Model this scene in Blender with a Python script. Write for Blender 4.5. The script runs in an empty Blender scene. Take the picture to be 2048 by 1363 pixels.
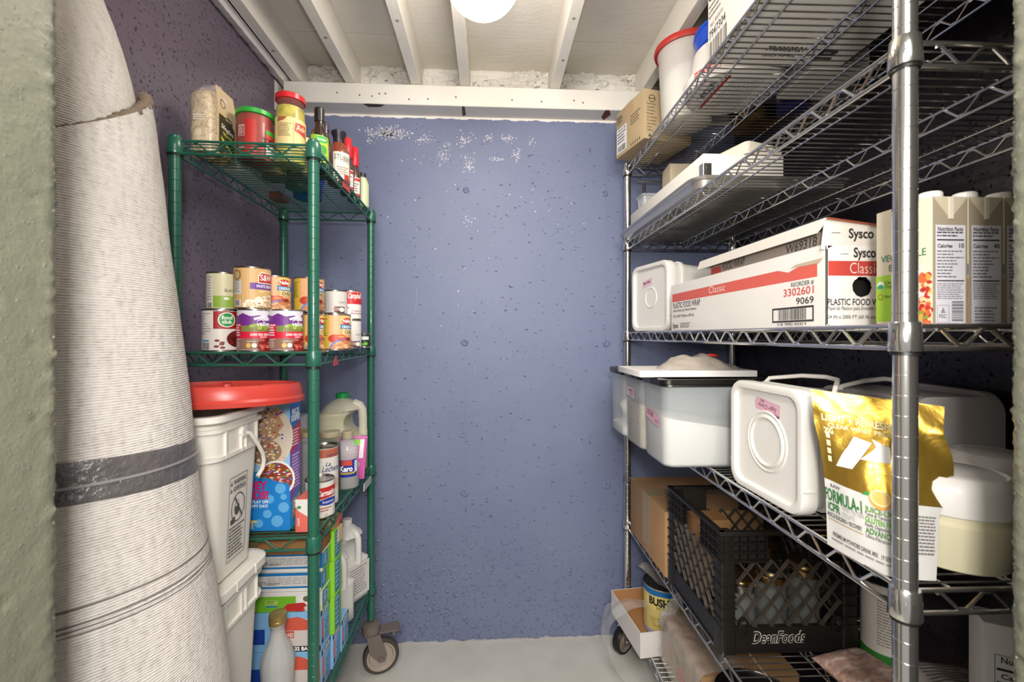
import bpy, bmesh, math, random
from mathutils import Vector, Matrix, noise
random.seed(7)
IN = 0.0254                       # the scene is laid out in inches and built in metres
C = bpy.context.scene.collection
SC = bpy.context.scene
pi = math.pi
sin, cos = math.sin, math.cos
# ------------------------------------------------------------------ camera, world, lights, exposure
CAM_H = 48.5
cd = bpy.data.cameras.new('camera'); cam = bpy.data.objects.new('camera', cd); C.objects.link(cam)
SC.camera = cam
cd.sensor_width = 36; cd.lens = 880 / 2048 * 36; cd.shift_y = -10.5 / 2048
cd.clip_start = .05; cd.clip_end = 50
cam.location = (0, 0, CAM_H * IN); cam.rotation_euler = (pi / 2, 0, -math.atan(46 / 880))
cd.dof.use_dof = True; cd.dof.focus_distance = 1.45; cd.dof.aperture_fstop = 7.1
SC.view_settings.view_transform = 'Standard'; SC.view_settings.look = 'None'
SC.view_settings.gamma = 1; SC.view_settings.use_curve_mapping = False
SC.view_settings.exposure = 0.25
SC.cycles.use_denoising = True
SC.cycles.max_bounces = 10; SC.cycles.transparent_max_bounces = 24
SC.cycles.sample_clamp_indirect = 6
SC.cycles.caustics_reflective = False; SC.cycles.caustics_refractive = False
W = bpy.data.worlds.new('hall'); SC.world = W; W.use_nodes = True
W.node_tree.nodes['Background'].inputs[0].default_value = (1, .97, .93, 1)
W.node_tree.nodes['Background'].inputs[1].default_value = .35
GLOBE_POWER = 30.0                # emission strength of the ceiling globe
def area(name, loc, rot, size, power, col):
    l = bpy.data.lights.new(name, 'AREA'); l.size = size; l.energy = power; l.color = col
    o = bpy.data.objects.new(name, l); C.objects.link(o); o.location = [q * IN for q in loc]; o.rotation_euler = rot
    return o
area('hall_fill_light', (3, -30, 84), (math.radians(60), 0, 0), .9, 44, (1, .965, .92))  # added fill from the unseen hall, to even out the room's light
area('side_fill_light', (-18, -24, 62), (math.radians(84), 0, math.radians(-32)), .6, 9, (1, .96, .91))  # second added fill, slanted in to brighten the goods behind the jamb
area('photo_flash', (1, -5, 54), (math.radians(83), 0, math.radians(0)), .1, 9.0, (1, .97, .94))

# ------------------------------------------------------------------ helpers: tagging
def tag(o, label=None, cat=None, group=None, kind=None):
    for k, v in (('label', label), ('category', cat), ('group', group), ('kind', kind)):
        if v: o[k] = v
    return o
def thing(name, label, cat, loc=(0, 0, 0), rz=0, group=None):
    o = bpy.data.objects.new(name, None); C.objects.link(o); o.empty_display_size = .02
    o.location = [q * IN for q in loc]; o.rotation_euler = (0, 0, rz)
    return tag(o, label, cat, group)
def copy_tree(o, parent=None, depth=0):
    c = o.copy(); C.objects.link(c)
    if parent: c.parent = parent
    for ch in o.children: copy_tree(ch, c)
    return c
# ------------------------------------------------------------------ helpers: materials
def lin(h):
    if not isinstance(h, str): return (*h, 1) if len(h) == 3 else h
    h = h.lstrip('#'); r = []
    if len(h) == 3: h = ''.join(q * 2 for q in h)
    for i in (0, 2, 4):
        v = int(h[i:i + 2], 16) / 255
        r.append(v / 12.92 if v <= .04045 else ((v + .055) / 1.055) ** 2.4)
    return (*r, 1)
MC = {}
def mat(col, rough=.5, metal=0, alpha=1, coat=0, spec=.5, bump=0, bscale=60, var=0, vscale=8, trans=0, ior=1.45, sss=0, name=None):
    key = (str(col), rough, metal, alpha, coat, spec, bump, bscale, var, vscale, trans, sss)
    if key in MC: return MC[key]
    m = bpy.data.materials.new(name or 'm'); m.use_nodes = True; nt = m.node_tree; b = nt.nodes['Principled BSDF']
    I = b.inputs
    I['Base Color'].default_value = lin(col); I['Roughness'].default_value = rough; I['Metallic'].default_value = metal
    I['Alpha'].default_value = alpha; I['Coat Weight'].default_value = coat; I['Specular IOR Level'].default_value = spec
    I['Transmission Weight'].default_value = trans; I['IOR'].default_value = ior
    if sss: I['Subsurface Weight'].default_value = sss; I['Subsurface Radius'].default_value = (.02, .02, .02)
    if bump or var:
        tc = nt.nodes.new('ShaderNodeTexCoord')
    if bump:
        n = nt.nodes.new('ShaderNodeTexNoise'); n.inputs['Scale'].default_value = bscale; n.inputs['Detail'].default_value = 4
        nt.links.new(tc.outputs['Object'], n.inputs['Vector'])
        bp = nt.nodes.new('ShaderNodeBump'); bp.inputs['Strength'].default_value = bump; bp.inputs['Distance'].default_value = .004
        nt.links.new(n.outputs['Fac'], bp.inputs['Height']); nt.links.new(bp.outputs[0], I['Normal'])
    if var:
        n = nt.nodes.new('ShaderNodeTexNoise'); n.inputs['Scale'].default_value = vscale; n.inputs['Detail'].default_value = 5
        nt.links.new(tc.outputs['Object'], n.inputs['Vector'])
        r = nt.nodes.new('ShaderNodeValToRGB'); c = lin(col)
        r.color_ramp.elements[0].position = .3; r.color_ramp.elements[1].position = .7
        r.color_ramp.elements[0].color = (*[max(0, q * (1 - var)) for q in c[:3]], 1)
        r.color_ramp.elements[1].color = (*[min(1, q * (1 + var)) for q in c[:3]], 1)
        nt.links.new(n.outputs['Fac'], r.inputs[0]); nt.links.new(r.outputs[0], I['Base Color'])
    MC[key] = m
    return m
class NT:
    """small wrapper to write node graphs in few lines"""
    def __init__(s, name):
        s.m = bpy.data.materials.new(name); s.m.use_nodes = True; s.t = s.m.node_tree; s.b = s.t.nodes['Principled BSDF']
        s.tc = s.t.nodes.new('ShaderNodeTexCoord').outputs['Object']
    def link(s, a, b):
        if hasattr(a, 'node'): s.t.links.new(a, b)
        else: b.default_value = a
    def map(s, scale=(1, 1, 1), rot=(0, 0, 0), loc=(0, 0, 0)):
        n = s.t.nodes.new('ShaderNodeMapping'); n.inputs['Scale'].default_value = scale; n.inputs['Rotation'].default_value = rot
        n.inputs['Location'].default_value = loc; s.t.links.new(s.tc, n.inputs[0]); return n.outputs[0]
    def noise(s, scale, detail=4, vec=None, rough=.5, dist=0):
        n = s.t.nodes.new('ShaderNodeTexNoise'); n.inputs['Scale'].default_value = scale; n.inputs['Detail'].default_value = detail
        n.inputs['Roughness'].default_value = rough; n.inputs['Distortion'].default_value = dist
        s.t.links.new(vec or s.tc, n.inputs['Vector']); return n.outputs['Fac']
    def voro(s, scale, vec=None, feat='F1', rnd=1):
        n = s.t.nodes.new('ShaderNodeTexVoronoi'); n.feature = feat; n.inputs['Scale'].default_value = scale
        n.inputs['Randomness'].default_value = rnd
        s.t.links.new(vec or s.tc, n.inputs['Vector']); return n.outputs['Distance']
    def wave(s, scale, dist=0, vec=None, axis='X'):
        n = s.t.nodes.new('ShaderNodeTexWave'); n.bands_direction = axis; n.inputs['Scale'].default_value = scale
        n.inputs['Distortion'].default_value = dist; s.t.links.new(vec or s.tc, n.inputs['Vector']); return n.outputs['Fac']
    def ramp(s, fac, stops):
        n = s.t.nodes.new('ShaderNodeValToRGB'); e = n.color_ramp.elements
        while len(e) < len(stops): e.new(.5)
        for q, (p, c) in zip(e, stops):
            q.position = p; q.color = lin(c) if not isinstance(c, (int, float)) else (c, c, c, 1)
        s.link(fac, n.inputs[0]); return n.outputs[0]
    def math(s, op, a, b=0.0):
        n = s.t.nodes.new('ShaderNodeMath'); n.operation = op; s.link(a, n.inputs[0]); s.link(b, n.inputs[1]); return n.outputs[0]
    def sep(s, k):
        n = s.t.nodes.new('ShaderNodeSeparateXYZ'); s.t.links.new(s.tc, n.inputs[0]); return n.outputs[k]
    def mix(s, f, a, b):
        n = s.t.nodes.new('ShaderNodeMix'); n.data_type = 'RGBA'
        s.link(f, n.inputs['Factor'])
        for v, i in ((a, 6), (b, 7)):
            if hasattr(v, 'node'): s.t.links.new(v, n.inputs[i])
            else: n.inputs[i].default_value = lin(v)
        return n.outputs[2]
    def bump(s, h, strength=.5, dist=.003, prev=None):
        n = s.t.nodes.new('ShaderNodeBump'); n.inputs['Strength'].default_value = strength; n.inputs['Distance'].default_value = dist
        s.link(h, n.inputs['Height'])
        if prev: s.t.links.new(prev, n.inputs['Normal'])
        return n.outputs[0]
    def out(s, col=None, rough=None, normal=None, **k):
        I = s.b.inputs
        for v, q in ((col, 'Base Color'), (rough, 'Roughness'), (normal, 'Normal')):
            if v is None: continue
            if hasattr(v, 'node'): s.t.links.new(v, I[q])
            else: I[q].default_value = lin(v) if q == 'Base Color' else v
        for q, v in k.items(): I[q.replace('_', ' ')].default_value = v
        return s.m
# ------------------------------------------------------------------ helpers: geometry (inches)
class MB:
    def __init__(s): s.v = []; s.f = []; s.mi = []; s.ms = []
    def idx(s, m):
        if m not in s.ms: s.ms.append(m)
        return s.ms.index(m)
    def add(s, vs, fs, m=None):
        o = len(s.v); s.v += [tuple(q) for q in vs]; i = s.idx(m) if m else 0
        for f in fs: s.f.append(tuple(q + o for q in f)); s.mi.append(i)
        return s
    def rings(s, rs, m=None, closed=True, cap0=True, cap1=True, loop=False):
        n = len(rs[0]); vs = [p for r in rs for p in r]; fs = []
        R = len(rs)
        for i in range(R if loop else R - 1):
            a = i * n; b = ((i + 1) % R) * n
            for j in range(n if closed else n - 1):
                k = (j + 1) % n
                fs.append((a + j, a + k, b + k, b + j))
        if cap0 and not loop and closed: fs.append(tuple(range(n - 1, -1, -1)))
        if cap1 and not loop and closed: fs.append(tuple((R - 1) * n + j for j in range(n)))
        return s.add(vs, fs, m)
    def box(s, x0, x1, y0, y1, z0, z1, m=None):
        return s.rings([[(x0, y0, z), (x1, y0, z), (x1, y1, z), (x0, y1, z)] for z in (z0, z1)], m)
    def rbox(s, x0, x1, y0, y1, z0, z1, r=.3, e=.05, n=4, m=None, taper=0, cap1=True):
        """box with rounded vertical corners and eased top and bottom edges; taper widens the top"""
        return s.rings([rrect(x0 + d - k, x1 - d + k, y0 + d - k, y1 - d + k, z, max(r - d, .01), n)
                        for d, z, k in ((e, z0, 0), (0, z0 + e, 0), (0, z1 - e, taper), (e, z1, taper))], m, cap1=cap1)
    def prism(s, pts, z0, z1, m=None):
        return s.rings([[(x, y, z0) for x, y in pts], [(x, y, z1) for x, y in pts]], m)
    def lathe(s, prof, n=24, m=None, c=(0, 0, 0), cap0=True, cap1=True):
        return s.rings([[(c[0] + r * cos(2 * pi * j / n), c[1] + r * sin(2 * pi * j / n), c[2] + z) for j in range(n)] for r, z in prof], m, cap0=cap0, cap1=cap1)
    def tube(s, pts, r, n=6, m=None, closed=False):
        P = [Vector(p) for p in pts]; rs = []; N = len(P)
        up = None
        for i, p in enumerate(P):
            a = P[(i - 1) % N] if (i or closed) else P[i]; b = P[(i + 1) % N] if (i < N - 1 or closed) else P[i]
            t = (b - a).normalized()
            if up is None:
                up = Vector((0, 0, 1)) if abs(t.z) < .9 else Vector((1, 0, 0))
            x = t.cross(up).normalized(); y = x.cross(t).normalized(); up = y
            rr = r[i] if isinstance(r, (list, tuple)) else r
            rs.append([p + (x * cos(2 * pi * j / n) + y * sin(2 * pi * j / n)) * rr for j in range(n)])
        return s.rings(rs, m, loop=closed)
    def grid(s, fn, nu, nv, m=None, wrap=False):
        """fn(u, v) over [0,1]^2"""
        vs = [fn(i / (nu if wrap else nu - 1), j / (nv - 1)) for j in range(nv) for i in range(nu)]
        fs = []
        for j in range(nv - 1):
            for i in range(nu if wrap else nu - 1):
                k = (i + 1) % nu
                fs.append((j * nu + i, j * nu + k, (j + 1) * nu + k, (j + 1) * nu + i))
        return s.add(vs, fs, m)
    def xf(s, M, start=0):
        s.v[start:] = [tuple(M @ Vector(p)) for p in s.v[start:]]; return s
    def build(s, name, mats=None, parent=None, ang=35, kind=None, label=None):
        me = bpy.data.meshes.new(name)
        me.from_pydata([(x * IN, y * IN, z * IN) for x, y, z in s.v], [], s.f)
        ms = s.ms or (mats if isinstance(mats, (list, tuple)) else [mats])
        for q in ms: me.materials.append(q)
        if s.ms: me.polygons.foreach_set('material_index', s.mi)
        if ang:
            me.polygons.foreach_set('use_smooth', [True] * len(me.polygons))
            me.set_sharp_from_angle(angle=math.radians(ang))
        me.update()
        o = bpy.data.objects.new(name, me); C.objects.link(o)
        if parent: o.parent = parent
        if kind: o['kind'] = kind
        if label: o['label'] = label
        return o
def rrect(x0, x1, y0, y1, z, r, n=4):
    r = min(r, abs(x1 - x0) / 2 - .001, abs(y1 - y0) / 2 - .001); r = max(r, .005)
    out = []
    for cx, cy, a in ((x1 - r, y1 - r, 0), (x0 + r, y1 - r, pi / 2), (x0 + r, y0 + r, pi), (x1 - r, y0 + r, 1.5 * pi)):
        for i in range(n + 1):
            t = a + pi / 2 * i / n; out.append((cx + r * cos(t), cy + r * sin(t), z))
    return out
def fit(xs, x):
    """piecewise linear through sorted (x, y) pairs"""
    if x <= xs[0][0]: return xs[0][1]
    for (a, p), (b, q) in zip(xs, xs[1:]):
        if x <= b: return p + (q - p) * (x - a) / (b - a)
    return xs[-1][1]
def cat(P, t):
    """Catmull-Rom through vectors"""
    n = len(P) - 1; x = min(max(t, 0), 1) * n; i = min(int(x), n - 1); f = x - i
    a, b, c, d = (Vector(P[max(0, min(n, i + k))]) for k in (-1, 0, 1, 2))
    return .5 * ((2 * b) + (c - a) * f + (2 * a - 5 * b + 4 * c - d) * f * f + (3 * b - a - 3 * c + d) * f ** 3)
def sheet(rows, nu=24, nv=24, amp=.15, sc=.5, m=None, seed=0):
    """a draped sheet through a grid of control points"""
    def f(u, v):
        p = cat([cat(r, u) for r in rows], v)
        return p + noise.noise_vector(p * sc + Vector((seed, seed * 2, 0))) * amp
    return MB().grid(f, nu, nv, m)
def nz(p, sc=1.0, seed=0): return noise.noise(Vector(p) * sc + Vector((seed * 7.3, seed * 3.1, seed)))
# ------------------------------------------------------------------ helpers: print on surfaces
TXT = {}
def text_data(s, bold=0, shear=0):
    k = (s, bold, shear)
    if k not in TXT:
        cu = bpy.data.curves.new('t', 'FONT'); cu.body = s; cu.size = 1; cu.offset = bold; cu.shear = shear; cu.resolution_u = 3
        o = bpy.data.objects.new('t', cu); me = o.to_mesh()
        TXT[k] = ([tuple(v.co) for v in me.vertices], [tuple(p.vertices) for p in me.polygons])
        o.to_mesh_clear(); bpy.data.objects.remove(o); bpy.data.curves.remove(cu)
    return TXT[k]
class Dec:
    """flat print: shapes in surface inches (s to the right, t up), mapped onto a face or a round body"""
    def __init__(s, mapf, ds=0, rough=.45): s.mapf = mapf; s.ds = ds; s.bm = bmesh.new(); s.ms = []; s.rough = rough; s.k = 0
    def mi(s, c):
        m = c if isinstance(c, bpy.types.Material) else mat(c, s.rough)
        if m not in s.ms: s.ms.append(m)
        return s.ms.index(m)
    def poly(s, pts, c, L=1):
        s.k += 1; L += .015 * s.k                 # later print lies on top of earlier print
        f = s.bm.faces.new([s.bm.verts.new((x, y, L)) for x, y in pts]); f.material_index = s.mi(c)
        if len(pts) > 4: bmesh.ops.triangulate(s.bm, faces=[f])
        return s
    def rect(s, a, b, t0, t1, c, L=1): return s.poly([(a, t0), (b, t0), (b, t1), (a, t1)], c, L)
    def ell(s, cx, cy, rx, ry, c, L=1, n=20, a0=0, a1=2 * pi):
        k = n if a1 - a0 > 6.2 else n + 1
        return s.poly([(cx + rx * cos(a0 + (a1 - a0) * i / n), cy + ry * sin(a0 + (a1 - a0) * i / n)) for i in range(k)], c, L)
    def ring(s, cx, cy, r, w, c, L=1, n=24, ry=None):
        ry = ry or r
        for i in range(n):
            a, b = 2 * pi * i / n, 2 * pi * (i + 1) / n
            s.poly([(cx + r * cos(a), cy + ry * sin(a)), (cx + r * cos(b), cy + ry * sin(b)), (cx + (r - w) * cos(b), cy + (ry - w) * sin(b)), (cx + (r - w) * cos(a), cy + (ry - w) * sin(a))], c, L)
        return s
    def frame(s, a, b, t0, t1, w, c, L=1):
        return s.rect(a, b, t0, t0 + w, c, L).rect(a, b, t1 - w, t1, c, L).rect(a, a + w, t0 + w, t1 - w, c, L).rect(b - w, b, t0 + w, t1 - w, c, L)
    def text(s, txt, x, y, h, c, L=2, al='c', w=None, bold=.012, shear=0, rot=0):
        V, F = text_data(txt, bold, shear)
        if not V: return s
        k = h / .69; x0 = min(v[0] for v in V); x1 = max(v[0] for v in V); kx = w / (x1 - x0) if w else k
        off = {'l': x0, 'c': (x0 + x1) / 2, 'r': x1}[al]
        ca, sa = cos(math.radians(rot)), sin(math.radians(rot)); vs = []; s.k += 1; L += .015 * s.k
        for v in V:
            a, b = (v[0] - off) * kx, v[1] * k
            vs.append(s.bm.verts.new((x + a * ca - b * sa, y + a * sa + b * ca, L)))
        i = s.mi(c)
        for f in F:
            try: s.bm.faces.new([vs[q] for q in f]).material_index = i
            except ValueError: pass
        return s
    def lines(s, a, b, t0, t1, n, c, L=2, fill=.45, rag=.3, seed=1):
        r = random.Random(seed); h = (t1 - t0) / n
        for i in range(n):
            x = a
            e = b - (b - a) * rag * r.random()
            while x < e:                         # words
                w = min((b - a) * r.uniform(.06, .2), e - x)
                s.rect(x, x + w, t1 - h * (i + fill), t1 - h * i, c, L); x += w + (b - a) * .025
        return s
    def bars(s, a, b, t0, t1, c, L=2, n=30, seed=3):
        r = random.Random(seed); x = a; u = (b - a) / n / 1.6
        while x < b - u:
            w = u * r.choice((.5, .5, 1, 1.6)); s.rect(x, min(x + w, b), t0, t1, c, L); x += w + u * r.choice((.6, .6, 1.1))
        return s
    def done(s, parent, name='printed_label', label=None, kind=None):
        bm = s.bm
        if s.ds:
            xs = [v.co.x for v in bm.verts]
            k0, k1 = math.floor(min(xs) / s.ds), math.ceil(max(xs) / s.ds)
            for k in range(k0 + 1, k1):
                bmesh.ops.bisect_plane(bm, geom=bm.verts[:] + bm.edges[:] + bm.faces[:], dist=1e-6, plane_co=(k * s.ds, 0, 0), plane_no=(1, 0, 0))
        if getattr(s, 'dt', 0):
            ys = [v.co.y for v in bm.verts]
            for k in range(math.floor(min(ys) / s.dt) + 1, math.ceil(max(ys) / s.dt)):
                bmesh.ops.bisect_plane(bm, geom=bm.verts[:] + bm.edges[:] + bm.faces[:], dist=1e-6, plane_co=(0, k * s.dt, 0), plane_no=(0, 1, 0))
        for v in bm.verts: v.co = Vector(s.mapf(v.co.x, v.co.y, v.co.z * .006)) * IN
        me = bpy.data.meshes.new(name); bm.to_mesh(me); bm.free()
        for m in s.ms: me.materials.append(m)
        o = bpy.data.objects.new(name, me); C.objects.link(o); o.parent = parent
        if label: o['label'] = label
        if kind: o['kind'] = kind
        return o
def plane(O, S, T):
    """map for a flat face: origin, s direction, t direction; the offset goes along S x T"""
    O, S, T = Vector(O), Vector(S).normalized(), Vector(T).normalized(); Nn = S.cross(T)
    return lambda a, b, l: O + S * a + T * b + Nn * l
def cyl(r, phi, c=(0, 0, 0), prof=None):
    """map for an upright round body; s = 0 looks along the angle phi; prof(t) gives the radius"""
    def f(a, b, l):
        q = prof(b) if prof else r
        t = phi + a / r
        return (c[0] + (q + l) * cos(t), c[1] + (q + l) * sin(t), c[2] + b)
    return f
def cam_dir(x, y): return math.atan2(-y, -x)
# ------------------------------------------------------------------ structure materials
def concrete(name, c0, c1, rough, low=.7, pit=1.0, fine=.4, bigz=True, k=1):
    g = NT(name)
    n1 = g.noise(3.2, 5); n2 = g.noise(45 * k, 6, rough=.65)
    col = g.mix(g.ramp(n1, [(.3, 0.0), (.7, 1.0)]), c0, c1)
    pits = g.ramp(g.noise(52 * k, 3, g.map((1, 1, 2.0)), rough=.5), [(.25, 0.0), (.31, 1.0)])      # blow holes, a little wide
    lumps = g.ramp(g.noise(95 * k, 3, rough=.5), [(.63, 0.0), (.73, 1.0)])
    if bigz:
        mask = g.ramp(g.math('ADD', g.sep(2), g.math('MULTIPLY', g.noise(4), .35)), [(.28, 1.0), (.75, .08)])
        lumps = g.math('MULTIPLY', lumps, mask)
    nb = g.bump(n2, fine, .0016)
    nb = g.bump(g.noise(9, 3), .35, .006, nb)
    nb = g.bump(pits, pit, .004, nb); nb = g.bump(lumps, low, .006, nb)
    return g.out(col, rough, nb)
M_back = concrete('blue_painted_concrete', '#69718e', '#717994', .55)
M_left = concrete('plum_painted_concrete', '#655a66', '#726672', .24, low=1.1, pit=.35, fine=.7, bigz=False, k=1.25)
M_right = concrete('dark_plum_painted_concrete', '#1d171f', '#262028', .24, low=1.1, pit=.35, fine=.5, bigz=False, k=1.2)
M_jamb = concrete('sage_painted_concrete', '#646454', '#6b6b5a', .36, low=.55, pit=.3, fine=.6, bigz=False, k=3.6)
def floor_mat():
    g = NT('painted_floor'); n = g.noise(6, 6)
    col = g.ramp(n, [(.3, '#bbb8ae'), (.52, '#c4c1b7'), (.75, '#cbc8bf')])
    col = g.mix(g.ramp(g.noise(60, 3), [(.66, 0.0), (.74, .35)]), col, '#a5a39a')
    return g.out(col, .38, g.bump(g.noise(25, 4), .12, .002))
M_floor = floor_mat()
def white_paint(name, a, b, grain=(1, 1, 1), st=.35, sc=30):
    g = NT(name); n = g.noise(sc, 5, g.map(grain), rough=.6, dist=.4)
    col = g.ramp(g.noise(5, 6), [(.3, a), (.7, b)])
    return g.out(col, .55, g.bump(n, st, .0025))
M_ceil = white_paint('brushed_white_ceiling_paint', '#cfc9bd', '#d9d4c9', (1, 3, 1), .55, 22)
M_joist = white_paint('white_painted_lumber', '#d8d2c6', '#e2ddd3', (8, .6, 8), .3, 14)
M_beam = white_paint('white_painted_beam', '#dcd7cd', '#e6e2da', (.6, 8, 8), .22, 14)
M_rag = white_paint('bare_white_plaster', '#ded7cf', '#ebe5de', (1, 1, 1), .6, 60)
# ------------------------------------------------------------------ structure
ZC, ZJ, YB, XL, XR = 90.4, 86.3, 70.2, -31.7, 40.2
floor = tag(MB().box(-34, 42, 6, 72.5, -2, 0).build('floor', M_floor), kind='structure')
wb = tag(MB().box(XL - 2, XR + 2, YB, YB + 2, 0, 93).build('wall_back', M_back), kind='structure')
wl = tag(MB().box(XL - 2, XL, 8, YB + 1, 0, 93).build('wall_left', M_left), kind='structure')
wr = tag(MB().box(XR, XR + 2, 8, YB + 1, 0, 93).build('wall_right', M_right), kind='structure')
ce = tag(MB().box(XL - 1, XR + 1, 8, YB + 1, ZC + .6, ZC + 2).build('ceiling', M_ceil), kind='structure')
for y0, y1 in ((8, 62.0), (62.12, YB)):
    MB().box(XL, XR, y0, y1, ZC, ZC + .6).build('ceiling_panel', M_ceil, ce)
for i, xc in enumerate((-28.6, -20.7, -11.0, -3.65, 10.1, 24.2, 36.5)):
    b = MB(); b.rbox(xc - .72, xc + .72, 12, YB - (0.3 if i != 3 else .3), ZJ, ZC - .02, r=.08, e=.05, n=1)
    b.build('joist', M_joist, ce)
M_nail = mat('#6b5d4f', .6)
kn = MB()
for x, y in ((-28.6, 60), (-28.5, 48), (-11.0, 53.5), (10.1, 52.0), (10.15, 60), (-20.7, 57)):
    kn.lathe([(.01, -.012), (.2, -.012), (.22, .0), (.01, .0)], 10, c=(x, y, ZJ), cap0=False, cap1=False)
kn.build('knot', mat('#8d8173', .7), ce)
# beam on the back wall
be = tag(MB().rbox(-30.4, XR, 66.8, YB, 83.2, 86.25, r=.12, e=.1, n=2).build('trim_1', M_beam), kind='structure')
b = MB()
for x, z in ((-22.6, 84.7), (-19.3, 84.4), (-17.5, 84.3), (-16.4, 84.7), (-15.5, 84.75), (-9.2, 84.1), (-5, 84.5), (3.5, 84.3), (8, 84.2), (13.0, 84.5), (14.4, 84.2), (-12, 84.0)):
    q = len(b.v); b.lathe([(.01, .02), (.12, .02), (.14, 0)], 8, cap1=False); b.xf(Matrix.Translation((x, 66.79, z)) @ Matrix.Rotation(pi / 2, 4, 'X'), q)
b.build('nail_hole', M_nail, be)
b = MB(); pts = [(-18.9, 66.9), (-18, 66.85), (-16.6, 66.9), (-15.6, 67.0), (-16.5, 67.7), (-18.2, 67.8)]
b.prism(pts, 83.17, 83.21).build('dark_stain', mat('#4c463f', .8), be)
b = MB(); b.prism([(17.9, 66.9), (18.5, 66.85), (19.1, 68.2), (18.4, 70), (17.8, 69)], 83.17, 83.2).build('red_stain', mat('#6d2f2a', .7), be)
b = MB(); b.prism([(-4.1, 66.9), (-3.7, 66.9), (-3.6, 69.5), (-4.2, 69.8)], 83.16, 83.2).build('dark_stain', mat('#5d4436', .7), be)
# rough mortar between the joists, above the beam
def rough(u, v):
    x = XL + .3 + u * (XR - XL - .6); z = 86.1 + v * 4.3
    p = (x * .55, 0, z * .9)
    h = nz(p, 1.1, 3) * .75 + nz(p, 3.0, 5) * .42 + nz(p, 7.0, 9) * .16
    c = nz((x * .3, 1, z * .35), 1, 8)
    if c < -.12: h = h * .25 - .15
    h = max(h, -.4)
    return (x, YB - .55 - h, z)
MB().grid(rough, 420, 34).build('rough_mortar', white_paint('lumpy_white_mortar', '#c9c4bb', '#e3dfd8', (1, 1, 1), .8, 70), wb, ang=25, kind='stuff')
b = MB(); R = random.Random(4)
for i in range(90):
    x = R.uniform(-24, 34); z = 87.4 + R.uniform(0, 2.2); w = R.uniform(.08, .5)
    y = rough((x - XL - .3) / (XR - XL - .6), (z - 86.1) / 4.3)[1] - .03
    n = 7; b.add([(x + w * cos(2 * pi * k / n) * R.uniform(.5, 1), y, z + w * .35 * sin(2 * pi * k / n) * R.uniform(.3, 1)) for k in range(n)], [tuple(range(n))])
b.build('mortar_crack', mat('#857d72', .9), wb, kind='stuff')
# ragged bare strips along the beam, the floor and the left wall
def ragged(axis, a, b0, lo, hi, amp, off, seed, n=90):
    g = MB(); top = []; bot = []
    for i in range(n + 1):
        t = a + (b0 - a) * i / n
        l = lo + amp * (nz((t * .6, seed, 0), 1) + .6 * nz((t * 2.1, seed, 3), 1)); h = hi + amp * .15 * nz((t, seed, 9), 1)
        if axis == 'x': bot.append((t, off, l)); top.append((t, off, h))
        else: bot.append((off, t, l)); top.append((off, t, h))
    return g.rings([bot, top], closed=False)
ragged('x', XL, XR, 82.85, 83.3, .3, YB - .03, 2, 200).build('bare_plaster_strip', M_rag, wb)
ragged('x', XL, XR, .22, -.02, .3, YB - .04, 6, 160).build('bare_plaster_strip', white_paint('dusty_grey_joint', '#9c97a0', '#b5b0b0', (1, 1, 1), .6, 60), wb)
rs = [[], [], [], []]
for i in range(151):
    y = 9 + (YB - 9) * i / 150; q = .3 * nz((y * .6, 11, 0), 1) + .2 * nz((y * 2.1, 11, 3), 1)
    for r_, x, z in zip(rs, (XL + .01, XL + .5, XL + 1.3, XL + 2.0), (86.75 + q, 86.35 + q * .6, 86.2 + q * .3, 86.6)): r_.append((x, y, z))
MB().rings(rs, closed=False).build('bare_plaster_strip', M_rag, wl)
MB().box(XL + .02, XL + .05, 66.8, YB, 82.0, 86.4).build('bare_plaster_strip', M_rag, wl)
# form seams and patched tie holes of the back wall
def seam(x, z0, z1, sd, w=.06):
    pts = [(x + .12 * nz((z * .2, sd, 0)) , YB - .005, z) for z in [z0 + (z1 - z0) * i / 60 for i in range(61)]]
    return MB().tube(pts, [max(.012, w * (.55 + .8 * nz((p[2], sd, 2), .5))) for p in pts], 5)
seam(-3.7, .5, 50, 1, .035).build('form_seam', M_back, wb)
seam(18.9, .5, 83, 2, .06).build('form_seam', M_back, wb)
def patch(x, z, r, sd):
    def f(u, v):
        a = 2 * pi * u; q = r * v * (1 + .25 * nz((cos(a), sin(a), sd), 1.3))
        h = .22 * max(0, 1 - v ** 2) * (.6 + .8 * nz((cos(a) * q * 2, sin(a) * q * 2, sd), 1.5)) + .16 * math.exp(-((v - .7) / .18) ** 2) * (.6 + nz((cos(a) * 2, sin(a) * 2, sd + 4), 1.5))
        if v < .25: h -= .12
        return (x + q * cos(a) * 1.15, YB - max(h, .0) - .002, z + q * sin(a))
    return MB().grid(f, 28, 12, wrap=True)
for i, (x, z) in enumerate(((-3.6, 71.6), (-3.9, 47.4), (-3.8, 23.6), (-3.9, 3.6), (18.7, 71.4), (18.9, 47.3), (18.9, 24.3), (18.4, 2.9))):
    patch(x, z, (.5, .55, .6, .35, .5, .62, .62, .35)[i], i).build('tie_hole_patch', M_back, wb)
R = random.Random(31); b = MB()
for i in range(900):
    z = abs(R.gauss(0, 13)) + .8; x = R.uniform(-27, 17) if R.random() < .5 else R.gauss(-9, 7)
    if x > 18.3 or x < -28 or z > 45: continue
    if R.random() > math.exp(-z / 16) * (1.2 if x < 0 else .7): continue
    r = R.choice((.07, .09, .12, .16, .2, .28)); n = 7; ex = R.uniform(.7, 1.5)
    rs_ = [[(x + ex * r * q * cos(2 * pi * k / n + i), YB - r * hgt - .004, z + r * q * sin(2 * pi * k / n + i)) for k in range(n)] for q, hgt in ((1, -.05), (.8, .32), (.3, .5))]
    b.rings(rs_)
b.build('concrete_nub', M_back, wb, ang=80, kind='stuff')
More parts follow.
